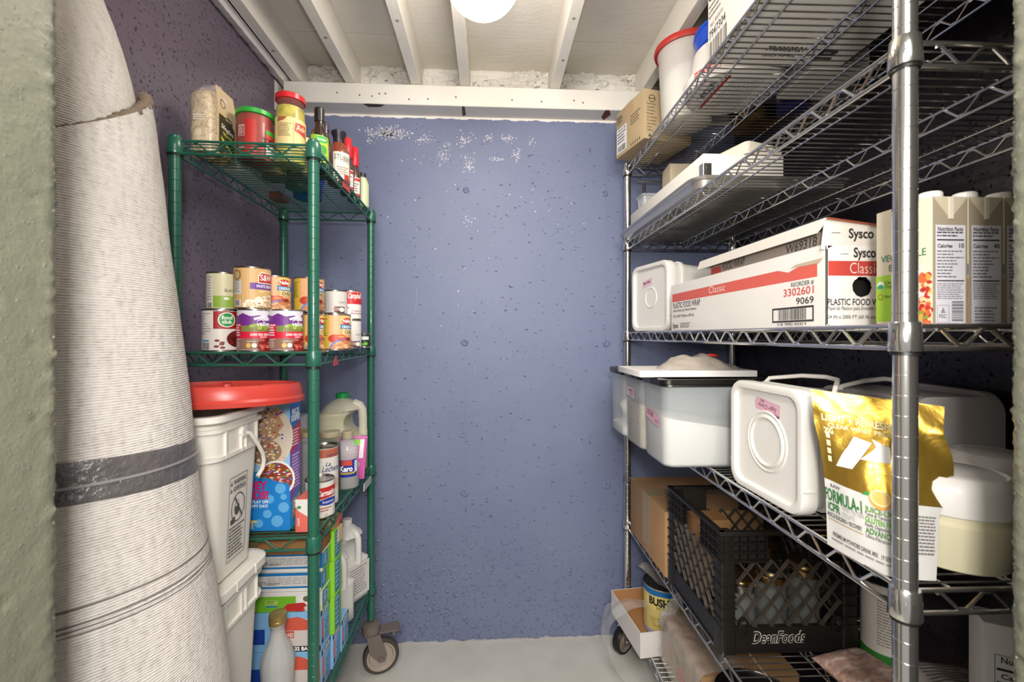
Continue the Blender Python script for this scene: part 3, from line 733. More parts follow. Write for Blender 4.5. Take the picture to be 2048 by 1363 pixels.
def stub(D):
    D.rect(-1.4, 1.4, .5, 3.6, '#d9d0c0', 1); D.text("STUBB'S", .45, 2.6, .62, '#3a302a', 3, w=2.0, rot=-8, bold=.0); D.lines(-.2, 1.2, .9, 1.9, 4, '#7a6a5a', 2); D.rect(.6, 1.3, .5, 1.1, '#b5342c', 2)
lathe_thing('barbecue_sauce_bottle', 'brown barbecue sauce bottle with a cream label and dark flared cap', 'bottle', -17.65, 52.8, z1, [('bottle_body', [(1.1, 0), (1.25, .15), (1.25, 3.7), (1.0, 4.4), (.62, 4.9), (.56, 5.3)], mat('#7a3522', .1, coat=1)), ('cap', [(.62, 5.0), (.66, 5.7), (.82, 6.0), (.84, 6.3), (.7, 6.4)], mat('#26212a', .35))], stub, rart=1.26)
def rb(D):
    D.rect(-.8, .8, .6, 3.0, '#e3ddd2', 1); D.rect(-.8, .8, 2.5, 2.9, '#c43a34', 2); D.lines(-.5, .6, 1.0, 2.2, 4, '#5c5048', 3); D.rect(-.8, .8, .6, .9, '#c43a34', 2)
for i, (x, y, lb) in enumerate(((-17.75, 56.2, 'red capped syrup bottle behind the brown barbecue sauce'), (-17.7, 58.9, 'farther red capped syrup bottle, second behind the barbecue sauce'))):
    lathe_thing('red_capped_bottle', lb, 'bottle', x, y, z1, [('bottle_body', [(.7, 0), (.82, .1), (.82, 3.4), (.55, 4.3), (.48, 4.7)], mat('#43261d', .12, coat=1)), ('cap', [(.56, 4.6), (.6, 4.8), (.52, 7.0), (.45, 7.1)], mat('#c8262e', .3))], rb, group='red capped bottles', rart=.83)
lathe_thing('green_labelled_bottle', 'short bottle with a pale green label, last at the back of the top green shelf', 'bottle', -17.4, 61.6, z1, [('bottle_body', [(.75, 0), (.85, .1), (.85, 3.2), (.5, 4.1)], mat('#c7d0a8', .3)), ('cap', [(.5, 4.1), (.5, 4.7)], mat('#2b2b2b', .4))])
for x, y, lb in ((-24.3, 51.3, 'tan labelled jar standing behind the red salsa'), (-21.2, 51.2, 'tan labelled jar standing behind the pickled peppers')):
    jar('preserve_jar', lb, x, y, z1, 1.35, 4.6, mat('#6e2a1c', .4), mat('#b79a5a', .35, .6), lambda D, r, h: D.rect(-1.4, 1.4, .5, 3.3, '#cfae74', 1).lines(-1, 1, 1, 2.6, 5, '#6b4a2a', 2), group='tan labelled jars')
jar('blue_lidded_jar', 'dark jar with a bright blue lid between the salsa and the peppers', -23.3, 54.6, z1, 1.3, 5.6, mat('#3a2a22', .4), mat('#1d5fb0', .35))
t = thing('blue_plastic_tub', 'shiny blue plastic tub seen through the top green shelf', 'tub', (-23.4, 58.2, z1))
MB().lathe([(1.5, 0), (1.7, .1), (1.9, 2.4), (2.0, 2.4), (2.0, 2.6), (1.8, 2.6), (1.6, .2)], 28).build('tub_body', mat('#1538b8', .2), t)
carton('red_packet', 'small red packet near the back corner of the top green shelf', 'packet', -28.2, -26.6, 58.0, 60.2, z1, z1 + .9, mat('#b3201c', .4))
carton('white_box', 'flat white box at the wall side of the top green shelf', 'box', -28.3, -26.0, 48.4, 53.8, z1, z1 + 2.2, mat('#d8d2cf', .5))
# ------------------------------------------------------------------ green rack, second shelf: tins
z2 = 47.0
def foodclub(D, r, h):
    D.rect(-.62, 2.2, 2.15, h - .2, '#9c1f1d', 1); D.ell(.5, 3.0, .76, .72, '#e9e6df', 2); D.ell(.5, 3.0, .66, .62, '#2c9440', 3); D.text('food', .5, 3.05, .34, '#f2f0e8', 4, bold=.03); D.text('club', .5, 2.65, .34, '#f2f0e8', 4, bold=.03)
    D.text('dark', 1.55, 3.35, .24, '#f0e4e0', 3, al='l'); D.text('red', 1.55, 3.0, .24, '#f0e4e0', 3, al='l'); D.text('beans', 1.55, 2.6, .3, '#f0e4e0', 3, al='l', bold=.03)
    D.ell(1.6, 1.2, 1.15, .82, '#5c1512', 2); r_ = random.Random(2)
    for i in range(26): D.ell(1.5 + r_.uniform(-.85, .6), 1.2 + r_.uniform(-.6, .6), .13, .08, r_.choice(('#7d211a', '#a1332a', '#8c2820')), 3, n=8)
    for x, y in ((-.3, 1.05), (.05, .7), (-.35, .5), (.12, .38), (.1, .85)): D.ell(x, y, .22, .12, '#7d2a24', 3, n=10)
    D.bars(-1.75, -.95, .2, .85, '#3a3a3a'); D.rect(-1.7, -1.0, .95, 1.1, '#4d86b8', 2); D.lines(-1.9, -.75, 1.5, 3.6, 9, '#8b8886', 2, fill=.3, rag=.7)
can('kidney_bean_can', 'white and red tin of kidney beans, first in the bottom row of the tin shelf', -25.85, 43.9, z2, 1.58, 4.0, '#d9d4cc', foodclub)
def valley(D, r, h):
    D.rect(-2.2, 2.4, 3.4, h - .2, '#d9d6dc', 1); D.poly([(-2.2, 2.3), (2.4, 2.3), (2.4, 3.45), (1.7, 3.6), (1.1, 3.3), (.5, 3.42), (-.2, 3.32), (-.9, 3.62), (-1.5, 3.35), (-2.2, 3.5)], '#6f2f86', 2)
    D.rect(-2.2, 2.4, 1.85, 2.45, '#7d7f45', 3); r_ = random.Random(5)
    for i in range(12): D.ell(-.1 + i * .17, 2.35 + r_.uniform(-.15, .2), .2, .15, r_.choice(('#8aa33a', '#a3bd45')), 4, n=8)
    D.rect(-2.2, 2.4, 1.25, 1.88, '#cf1f3c', 4); D.text('DARK RED KIDNEY', .75, 1.5, .22, '#f2dede', 5, w=1.9, bold=.03); D.text('BEANS', .9, 1.3, .14, '#f2dede', 5)
    D.rect(-2.2, 2.4, .2, 1.25, '#8f6a5a', 3)
    D.ell(1.3, .55, .95, .72, '#7a1f1c', 5)
    for i in range(22): D.ell(1.3 + r_.uniform(-.7, .75), .55 + r_.uniform(-.3, .55), .17, .1, r_.choice(('#c2544a', '#d67062', '#a83c34')), 6, n=8)
    D.text('great', .95, 2.98, .42, '#efeaf0', 6, w=1.3, bold=.02); D.text('value', 1.0, 2.45, .42, '#efeaf0', 6, w=1.3, bold=.02) if 0 else D.text('green', .85, 2.92, .42, '#efeaf0', 6, w=1.2, bold=.02).text('valley', .95, 2.42, .42, '#efeaf0', 6, w=1.3, bold=.02)
    D.poly([(.05, 3.15), (.9, 3.45), (1.3, 3.4), (1.25, 3.2), (.8, 3.2), (.15, 2.95)], '#e2dfe4', 6)
    D.rect(-2.1, -1.05, 1.3, 2.6, '#c91f3f', 5); D.lines(-2.0, -1.1, 1.4, 2.55, 5, '#f0dadd', 6, fill=.55); D.lines(-2.0, -1.1, .3, 1.2, 6, '#d8cbc4', 6)
    D.ell(-.35, .6, .2, .24, '#d9b65a', 6); D.ell(.12, .6, .22, .22, '#dcdad4', 6); D.lines(-.5, .3, .9, 1.0, 1, '#efe8e2', 6)
can('valley_bean_can', 'purple and red kidney bean tin between the white tin and its twin', -22.55, 43.7, z2, 1.52, 4.02, '#cfcad0', valley, 'purple kidney bean tins', turn=-.12)
can('valley_bean_can', 'purple and red kidney bean tin beside the orange chili tins', -19.75, 44.0, z2, 1.52, 4.02, '#cfcad0', valley, 'purple kidney bean tins', turn=.12)
def chili(D, r, h):
    k = h / 3.7
    D.rect(-2.2, 2.2, .18, h - .18, '#d6a274', 1); D.rect(-2.2, -.9, .18, h - .18, '#bfa23a', 2); D.lines(-2.1, -1.05, 1.4, h - .5, 9, '#6b5a20', 3)
    D.ell(.95, 3.02 * k, .72, .5, '#d9c070', 3); D.ell(.95, 2.95 * k, .64, .36, '#b9352c', 4); D.text('Nalley', 1.0, 2.82 * k, .34, '#f3ece4', 5, w=1.15, bold=.03)
    D.poly([(.15, 2.2 * k), (1.9, 2.15 * k), (1.9, 2.6 * k), (.15, 2.65 * k), (.28, 2.42 * k)], '#2a76ad', 4); D.text('ORIGINAL', 1.05, 2.25 * k, .26, '#f3f0ea', 5, w=1.35, bold=.02)
    D.rect(.45, 1.9, 1.6 * k, 2.15 * k, '#d9c48a', 3); D.text('CHILI', 1.15, 1.7 * k, .32, '#4a3a24', 5, w=1.0)
    D.ell(-.35, 1.2 * k, .62, .42, '#b53a2c', 4); D.ell(.25, 1.25 * k, .6, .36, '#c4503a', 5); D.ell(.3, 1.38 * k, .35, .12, '#d08a5c', 6)
    D.poly([(-.75, .2), (-.5, .6 * k), (0, .95 * k), (.7, 1.1 * k), (.7, 1.2 * k), (-.05, 1.06 * k), (-.62, .68 * k), (-.9, .2)], '#4a7cc0', 7)
    r_ = random.Random(8); D.poly([(-.72, .2), (2.0, .2), (2.0, 1.1 * k), (.7, 1.1 * k), (0, .9 * k), (-.5, .55 * k)], '#b97a52', 5)
    for i in range(40): D.ell(r_.uniform(-.3, 1.9), r_.uniform(.25, .85) * k, .13, .09, r_.choice(('#d2a078', '#c48a60', '#e0b890')), 8, n=8)
    D.ell(1.1, 1.15 * k, .35, .2, '#8c2f22', 6)
for x, y, z, h, lb, tn in ((-18.05, 46.6, z2, 3.75, 'orange chili tin in the bottom row, half behind the green post', .0),
                           (-22.0, 46.6, z2 + 3.95, 3.62, 'orange chili tin on top, next to the cream white bean tin', -.05), (-19.05, 47.8, z2 + 3.95, 3.62, 'orange chili tin on top, half behind the green post', .0),
                           (-16.2, 47.1, z2, 3.75, 'orange chili tin in the bottom row, past the green post', .15)):
    can('chili_can', lb, x if x != -16.2 else -16.05, y, z, 1.5 if x != -18.05 else 1.42, h, '#c98f5e', chili, 'orange chili tins', turn=tn)
for x, y in ((-22.0, 47.1), (-19.2, 49.6)):
    can('chili_can', 'orange chili tin under the top tins, hidden behind the purple tins' if x < -20 else 'orange chili tin behind the post, under the other chili tin', x, y, z2, 1.42, 3.9, '#c98f5e', None, 'orange chili tins')
def blackb(D, r, h):
    D.rect(-2.0, -.9, .2, h - .2, '#ddd8cc', 1); D.rect(-.9, 2, .25, 1.35, '#8fae3e', 2); D.text('BLACK BEANS', 1.1, 1.75, .28, '#4f5a3c', 3, w=2.0); D.ell(.25, 1.1, .25, .13, '#e6e9da', 3); D.lines(-1.6, -1.0, .8, 3.2, 9, '#a09a8c', 2); D.bars(-1.5, -1.0, .2, .7, '#555', 3)
can('black_bean_can', 'cream and green tin of black beans on the white kidney bean tin', -26.2, 44.9, z2 + 3.98, 1.45, 3.65, '#d3cba6', blackb)
def whiteb(D, r, h):
    D.rect(-2, 2.2, .2, h - .2, '#d3ac74', 1); D.rect(-2.0, -.9, .2, h - .2, '#c9a36c', 2); D.rect(-1.9, -.95, 1.4, 2.75, '#cfc8c4', 3); D.lines(-1.85, -1, 1.5, 2.7, 8, '#77706c', 4); D.ell(-1.4, 3.2, .42, .5, '#8a6a46', 3); D.ell(-1.4, 3.2, .3, .36, '#b99e74', 4); D.rect(-1.8, -1.0, .3, .9, '#d9d4cc', 3); D.bars(-1.7, -1.1, .35, .85, '#3c3c3c', 4)
    D.poly([(.45, 2.45), (2.1, 2.45), (2.1, 3.5), (.7, 3.55), (.45, 3.2)], '#e3d9c4', 4); D.poly([(.55, 2.55), (2.1, 2.55), (2.1, 3.4), (.75, 3.44), (.55, 3.15)], '#bc2a2a', 5); D.text('S&W', 1.3, 2.75, .55, '#f3ece4', 6, w=1.3, bold=.02)
    D.rect(-.2, 2.1, 1.9, 2.5, '#6a3a94', 3); D.text('WHITE BEANS', 1.15, 2.05, .28, '#f0eaf4', 5, w=1.7, bold=.02); D.text('EASY OPEN', 1.3, 1.6, .2, '#efe2a8', 5)
    r_ = random.Random(3)
    for i in range(60): 
        x = r_.uniform(-.7, 2.0); D.ell(x, r_.uniform(.25, max(.3, .6 + .55 * (x + .7) if x < .6 else 1.3)), .17, .11, r_.choice(('#e6d8bc', '#d9c49c', '#f0e6d2')), 6, n=8)
    D.ell(.55, .75, .38, .42, '#ece4d4', 8); D.ell(.55, .6, .12, .12, '#b5443a', 9); D.ell(.55, .65, .09, .07, '#ece4d4', 10)
can('white_bean_can', 'tallest cream and red tin of white beans on the purple tins', -22.95, 44.0, z2 + 4.0, 1.62, 4.02, '#cda874', whiteb)
def coco(D, r, h):
    D.lines(-1.2, -.5, .3, h - .3, 10, '#b9b2ac', 2, fill=.3); D.rect(-.1, 1.1, .15, .85, '#5b3f38', 2); D.ell(.1, .55, .3, .2, '#a97c70', 3); D.ell(.75, .5, .32, .26, '#e9e6e0', 3); D.ring(.45, .55, .16, .05, '#e9e6e0', 4); D.text('LIGHT', .8, h * .45, .2, '#8d8782', 3)
can('coconut_milk_can', 'white coconut milk tin on top, just past the green post', -18.0, 52.6, z2 + 4.0, 1.35, 2.75, '#d6d1ca', coco, 'white coconut milk tins')
can('coconut_milk_can', 'white coconut milk tin under the red soup tin', -16.75, 54.4, z2, 1.22, 3.4, '#d6d1ca', coco, 'white coconut milk tins', turn=.1)
can('coconut_milk_can', 'white coconut milk tin in the bottom row, hidden behind the chili tin', -18.35, 51.6, z2, 1.3, 3.9, '#d6d1ca', None, 'white coconut milk tins')
def soup(D, r, h):
    D.rect(-1.9, 1.9, 1.85, h - .2, '#bf2a2c', 1); D.text("Campbell's", .75, 2.55, .62, '#f3ece6', 3, w=1.9, shear=.25, bold=.02); D.rect(-1.3, -.55, .3, h - .4, '#a5242a', 2); D.lines(-1.25, -.6, .5, h - .6, 12, '#e3cfca', 3); D.ell(-.2, 1.4, .12, .12, '#9a8f86', 3); D.text('Cream of', .8, .95, .22, '#a04d86', 3); D.text('Mushroom', .8, .65, .22, '#a04d86', 3)
can('soup_can', 'red and white soup tin with script lettering on the coconut milk', -16.75, 54.4, z2 + 3.42, 1.22, 3.5, '#ded8d0', soup, turn=-.1)
can('small_black_can', 'little black tin with green leaves at the far end of the tin shelf', -15.95, 57.2, z2, .8, 1.8, '#26302c', lambda D, r, h: D.rect(-.6, .6, 1.0, 1.4, '#cfd3cc', 1).ell(.2, .5, .25, .2, '#6fae35', 1).ell(-.2, .4, .2, .2, '#4c8f2c', 2))
# ------------------------------------------------------------------ green rack, third shelf
z3 = 30.0
t, a, b_, h = carton('cereal_box', 'tall blue cereal box with sprinkles artwork behind the white pails', 'cereal box', -26.4, -18.95, 43.0, 45.35, z3, z3 + 12.0, mat('#2a8cc8', .4))
D = Dec(front(a, b_, h)); w = 2 * a
D.rect(0, w, 5.6, h, '#8fbcd8', 1); D.ell(w - 2.0, 8.9, 2.3, 3.0, '#cdbfae', 2)
R = random.Random(6)
D.poly([(3.6, 10.2), (6.2, 9.2), (6.9, 10.0), (6.2, 11.4), (4.2, 11.8)], '#b08a68', 3); D.poly([(3.4, 8.8), (5.6, 8.4), (6.6, 9.0), (6.3, 9.8), (4.0, 9.9)], '#a58260', 4); D.ell(5.0, 7.5, 1.7, 1.2, '#94745a', 5)
for i in range(170): D.ell(R.uniform(3.4, 6.8), R.uniform(6.6, 11.6), .13, .09, R.choice(('#d8c4a4', '#c9ae88', '#e6d8c2', '#b3323a', '#3a5aa8', '#d8c08c')), 6, n=6)
D.ell(6.2, 4.9, 1.75, 1.75, '#e6e2dc', 7); D.ell(6.2, 4.9, 1.55, 1.55, '#8c3c2e', 8)
for i in range(130): a0 = R.random() * 6.3; q = 1.45 * R.random() ** .5; D.ell(6.2 + q * cos(a0), 4.9 + q * sin(a0), .15, .06, R.choice(('#c23a34', '#e0c03c', '#3f6db5', '#4d9a45', '#e6dcd0', '#d96a9a')), 9, n=6)
D.poly([(0, 0), (w, 0), (w, 4.3), (w - 2.2, 5.0), (w - 4.4, 5.1), (0, 5.1)], '#1d7cc4', 10)
for x, y, q in ((6.6, 4.0, .5), (5.6, 3.0, .42), (6.9, 2.2, .5), (5.4, 1.6, .4), (6.3, .9, .55), (6.9, 3.2, .3), (4.6, .7, .4)): D.ell(x, y, q, q, '#5fa6d8', 11)
D.text('HEY', 4.55, 3.95, .72, '#c2245c', 12, w=1.7, bold=.05); D.text('KIDS!', 4.4, 3.05, .72, '#c2245c', 12, w=2.2, bold=.05); D.text("LET'S PLAY ON", 4.3, 2.62, .27, '#e6e9ee', 12, w=2.3, bold=.03); D.text('A HAPPY DAY!', 4.3, 2.22, .27, '#e6e9ee', 12, w=2.3, bold=.03)
D.rect(3.9, 4.1, .2, .9, '#c9b48c', 12); D.ell(4.0, .9, .5, .12, '#d9c070', 13); D.ell(3.2, .6, .5, .5, '#3a4a9a', 12); D.ell(3.2, .6, .38, .38, '#dcdfe6', 13)
D.done(t)
D = Dec(right(a, b_, h)); w = 2 * b_
D.rect(0, w, 9.6, h, '#1d6fb8', 1); D.poly([(0, 7.2), (w, 8.0), (w, 10.1), (0, 9.4)], '#b8334c', 2); D.poly([(0, 2.6), (w, 3.6), (w, 8.0), (0, 7.2)], '#7c55a8', 2)
D.text('RICE', w / 2, 10.9, .5, '#e9eef4', 3, w=1.5, bold=.05); D.text('KRISPIES', w / 2, 10.25, .55, '#e9eef4', 3, w=1.9, bold=.05)
D.lines(.4, w - .3, 7.7, 9.4, 6, '#f0dfe2', 4); D.lines(.4, w - .3, 3.6, 7.0, 11, '#d8c8ea', 4); D.poly([(.3, .9), (w - .3, 1.3), (w - .2, 3.0), (.8, 2.6)], '#b89a80', 4)
for i in range(40): D.ell(R.uniform(.5, w - .5), R.uniform(1.2, 2.7), .14, .09, R.choice(('#e2d6c6', '#cbb39a', '#a5806a')), 5, n=6)
D.done(t)
t, a, b_, h = carton('pink_carton', 'little coral and white carton in front of the blue cereal box', 'carton', -18.2, -16.95, 42.4, 44.8, z3, z3 + 3.1, mat('#d8685c', .4))
D = Dec(front(a, b_, h)); D.poly([(.3, 2.0), (2 * a, 1.4), (2 * a, h), (0, h), (0, 2.5)], '#dcd8d0', 1); D.ell(.35, 2.35, .2, .16, '#3d9150', 2); D.text('snack', .4, 1.0, .24, '#efd2cc', 3, rot=90); D.done(t)
D = Dec(right(a, b_, h)); D.rect(0, 2 * b_, 1.5, h, '#c9bfb4', 1); D.ell(1.0, 2.2, .5, .4, '#3d7a45', 2); D.rect(0, 2 * b_, 0, 1.5, '#c8323a', 1); D.done(t)
def carn(D, r, h):
    D.rect(-2.2, -.8, .15, h - .15, '#cfcac4', 1); D.lines(-2, -1, .6, 3, 10, '#a8a29c', 2, fill=.3); D.poly([(-.6, 1.9), (2, 2.2), (2, 3.2), (-.3, 3.1)], '#b92b2b', 1); D.text('Carnation', .8, 2.3, .55, '#f3ece6', 3, w=2.2, shear=.2, bold=.03); D.ell(.9, 1.65, 1.1, .36, '#2a3f96', 2); D.text('Evaporated', .9, 1.55, .2, '#eef0f6', 3); D.lines(-.2, 1.2, .6, 1.1, 2, '#a84a44', 2); D.ring(.6, .35, .13, .03, '#b3443c', 2)
can('evaporated_milk_can', 'white and red tin of evaporated milk in front of the green post', -17.5, 46.6, z3, 1.45, 3.8, '#d9d5cc', carn)
def leche(D, r, h):
    D.rect(-2, 2, h - 1.1, h - .2, '#b3614a', 1); D.rect(-2.2, -.7, .2, h - .5, '#bfa08e', 1); D.ell(-1.3, 3, .5, 1.0, '#8c5a4c', 2); D.text('NESTLE', .8, h - 1.0, .24, '#3a2a66', 3); D.text('La', .35, 4.4, .42, '#22306e', 3, shear=.3); D.text('Lechera', .7, 3.8, .6, '#22306e', 3, w=1.9, shear=.3); D.rect(-.4, 2, .5, 3.0, '#e2dccf', 1); D.ell(1.2, 2.4, .6, .6, '#d8b49c', 2)
can('condensed_milk_can', 'taller tin of condensed milk with blue script behind the evaporated milk', -18.2, 49.8, z3, 1.45, 6.4, '#dcd6cb', leche)
jar('gold_lidded_jar', 'glass jar with a gold lid squeezed behind the cereal box', -21.4, 53.0, z3, 1.5, 7.4, mat('#6a5f52', .4), mat('#b9a878', .4, .4), glass=M_glass2)
jar('molasses_jar', 'dark jar with a tan lid behind the condensed milk', -18.9, 53.4, z3, 1.25, 7.2, mat('#1f1512', .3), mat('#a59a80', .4), lambda D, r, h: D.rect(-.6, .8, 1.5, 5.2, '#c9bb5a', 1))
carton('grey_box', 'pale grey box with a blue stripe behind the gold lidded jar', 'box', -26.0, -22.85, 55.0, 57.5, z3, z3 + 8.6, mat('#b8b9c4', .5))
def karo(D):
    D.rect(-1.2, 1.2, 1.5, 3.55, '#1f2f8c', 1); D.rect(-.7, .55, 2.75, 3.5, '#c24438', 2); D.ell(-.1, 2.5, .9, .42, '#20308f', 3); D.text('Karo', -.15, 2.22, .6, '#f0eee8', 4, w=1.5, bold=.04); D.rect(-.8, .9, 1.85, 2.1, '#c9aa4c', 3); D.lines(-.6, .6, 1.88, 2.05, 1, '#5a4a1c', 4); D.rect(.85, 1.3, 2.0, 3.4, '#cfd2dc', 2); D.text('TWIST', 0, 4.7, .2, '#b8b4ac', 1); D.text('& POUR', 0, 4.4, .2, '#b8b4ac', 1)
t = lathe_thing('corn_syrup_bottle', 'clear corn syrup bottle with a blue and red label and tan cap', 'bottle', -17.35, 55.0, z3, [('bottle_body', [(1.15, 0), (1.3, .15), (1.3, 1.2), (1.22, 1.45), (1.22, 3.6), (1.32, 3.8), (1.3, 4.8), (.85, 5.6), (.62, 5.8), (.62, 6.2)], M_glass2), ('syrup', [(1.05, .08), (1.2, .2), (1.2, 1.35), (.01, 1.4)], mat('#4a1c10', .15)), ('cap', [(.7, 6.0), (.7, 6.75), (.62, 6.85)], mat('#a3987c', .4))], karo, rart=1.24)
def pouch_pink():
    t = thing('pink_pouch', 'pink and green snack pouch leaning against the milk jug', 'pouch', (-17.9, 57.9, z3))
    def f(s, u, k): 
        w = 1.75; th = .55 * sin(pi * min(1, u * 1.02)) * (1 - (2 * s - 1) ** 2) + .02
        return (-w + 2 * w * s + .5 * u, k * th - .25 * u, 5.6 * u)
    MB().grid(lambda s, u: f(s, u, -1), 12, 16).grid(lambda s, u: f(1 - s, u, 1), 12, 16).build('film', mat('#c95aa0', .3), t)
    D = Dec(lambda x, y, l: (lambda p: (p[0], p[1] - l - .02, p[2]))(f(x / 3.5, y / 5.6, -1)), ds=.3); D.dt = .4
    D.rect(1.6, 2.7, 4.4, 5.2, '#86c43c', 1); D.rect(2.7, 3.2, 2.8, 5.2, '#e3dfe0', 1); D.lines(1.6, 2.6, 3.0, 4.2, 5, '#e8c2dc', 2); D.rect(0, 3.5, 5.3, 5.55, '#d07ab0', 2); D.ell(2.2, 2.0, .7, .6, '#a8a0a8', 2); D.done(t)
pouch_pink()
M_milk = mat('#d9d3b8', .35, alpha=.72); M_milk2 = mat('#dcd9d2', .35, alpha=.9)
def jug(name, label, x, y, z, h, m, cap, capm, rz=0, w=2.9, liquid=None, group=None):
    t = thing(name, label, 'jug', (x, y, z), rz, group)
    lev = [(0, .86, .9), (.02, .97, .9), (.6, 1, .9), (.66, 1.0, .9), (.76, .96, .86), (.86, .74, .7), (.93, .42, .6), (.945, .28, .5), (.97, .26, .5)]
    def ringz(zf, k, e):
        hw = w * k; r = min(hw * .98, hw * (.42 if zf < .8 else .75 if zf < .9 else .98))
        return rrect(-hw, hw, -hw, hw, zf * h, r, 5)
    b = MB()
    # body with a handle hole on the +x corner: shell up to the shoulder, cut away beside the handle
    rs = [ringz(*q) for q in lev]
    def dent(p):
        x_, y_, z_ = p; f = z_ / h
        if .5 < f < .82 and x_ > .25 * w: 
            q = sin(pi * (f - .5) / .32) ** .5; x2 = x_ - q * (x_ - .25 * w) * 1.0
            return (x2, y_ * (1 - .3 * q), z_)
        return p
    zs = sorted(set([0, .02, .2, .4] + [.5 + .02 * k for k in range(17)] + [.86, .9, .93, .945, .97]))
    def interp(f):
        for (a0, k0, e0), (a1, k1, e1) in zip(lev, lev[1:]):
            if a0 <= f <= a1: u = (f - a0) / (a1 - a0); return k0 + (k1 - k0) * u
        return lev[-1][1]
    b.rings([[dent(p) for p in ringz(f, interp(f), 0)] for f in zs]); b.build('jug_body', m, t, ang=50)
    MB().tube([(.5 * w, 0, .88 * h), (.78 * w, 0, .855 * h), (.9 * w, 0, .8 * h), (.93 * w, 0, .7 * h), (.93 * w, 0, .6 * h), (.93 * w, 0, .48 * h)], [.34 * w * q for q in (.7, .62, .58, .56, .56, .6)], 12).build('jug_handle', m, t, ang=60)
    if liquid: 
        MB().rings([rrect(-w * k, w * k, -w * k, w * k, f * h, w * .4, 4) for f, k in ((.02, .93), (.3, .96), (.49, .96))]).rings([rrect(-w * .93, w * .24, -w * .7, w * .7, f * h, w * .3, 4) for f in (.49, .78)]).build('liquid', liquid, t, ang=50)
    MB().lathe([(.3 * w, .955 * h), (.3 * w, 1.01 * h), (.26 * w, 1.02 * h)], 20).build('cap', capm, t)
    return t
jug('juice_jug', 'plastic jug of pale yellow juice with a green cap', -19.75, 60.6, z3, 10.6, mat('#dedac2', .3, alpha=.5), 1, mat('#1e8a45', .35), rz=-.0, liquid=mat('#b9b07a', .3, alpha=.9))
# ------------------------------------------------------------------ green rack, lowest shelf
z4 = 13.0
M_frz = mat('#7fb2da', .45)
def freezer(x0, x1, y0, y1, z0, z1_, label, frontart=True):
    t, a, b_, h = carton('freezer_bag_box', label, 'box', x0, x1, y0, y1, z0, z1_, M_frz, group='blue freezer bag boxes')
    D = Dec(right(a, b_, h)); w = 2 * b_
    D.rect(0, w, h - .55, h, '#2b2a2c', 1); D.text('32 BAGS', w / 2, h - .47, .36, '#f0efec', 3, w=w * .7, bold=.05); D.rect(w * .12, w * .3, .9, h - .9, '#d6615a', 1); D.rect(w * .12, w * .3, .4, .9, '#1f2a4c', 1); D.text('QT', w * .65, h * .38, .8, '#2f74b8', 2, w=1.0); D.lines(w * .4, w * .9, .3, h * .3, 4, '#5a7f9c', 2); D.done(t)
    if frontart:
        D = Dec(front(a, b_, h)); w = 2 * a
        D.rect(w - 4.6, w - .1, .55, h - .6, '#cfc4bf', 1); D.poly([(w - 4.6, h * .55), (w - 3.6, h * .86), (w - 2.2, h * .9), (w - 1, h * .78), (w - .2, h * .86), (w - .1, h * .2), (w - .6, h * .55)], '#cf5a48', 2); D.rect(w - 4.7, w, 0, .55, '#242325', 3); D.text('32 BAGS', w - 1.6, .12, .34, '#f0efec', 4, w=1.9, bold=.05)
        D.rect(w - 4.5, w - 2.6, h * .36, h * .54, '#c25a4c', 3); D.text('KIRKLAND', w - 3.55, h * .39, .36, '#efd8d2', 4, w=1.75, bold=.03); D.rect(0, 2.4, .8, h * .6, '#1c3f94', 2); D.done(t)
        D = Dec(top(a, b_, h)); D.text('FREEZER', w - 3.0, 1.0, .9, '#1f5f9c', 2, w=4.2, bold=.04, shear=.2); D.rect(w - 4.4, w - 1.2, .2, .75, '#2a2022', 2); D.text('KIRKLAND', w - 2.8, .28, .36, '#efe4e0', 3, w=2.6, bold=.03); D.done(t)
    return t
freezer(-24.6, -16.75, 45.0, 47.5, z4, 16.9, 'blue freezer bag box at the bottom front of the lowest green shelf')
freezer(-24.7, -16.85, 45.05, 47.55, 16.95, 20.8, 'blue freezer bag box stacked on the bottom front one')
freezer(-24.6, -16.6, 47.75, 50.2, z4, 16.6, 'blue freezer bag box in the second row of the lowest green shelf', False)
freezer(-24.6, -16.55, 50.35, 52.8, z4, 16.4, 'blue freezer bag box in the third row, by the white jugs', False)
M_wrapb = mat('#d6d2cc', .5)
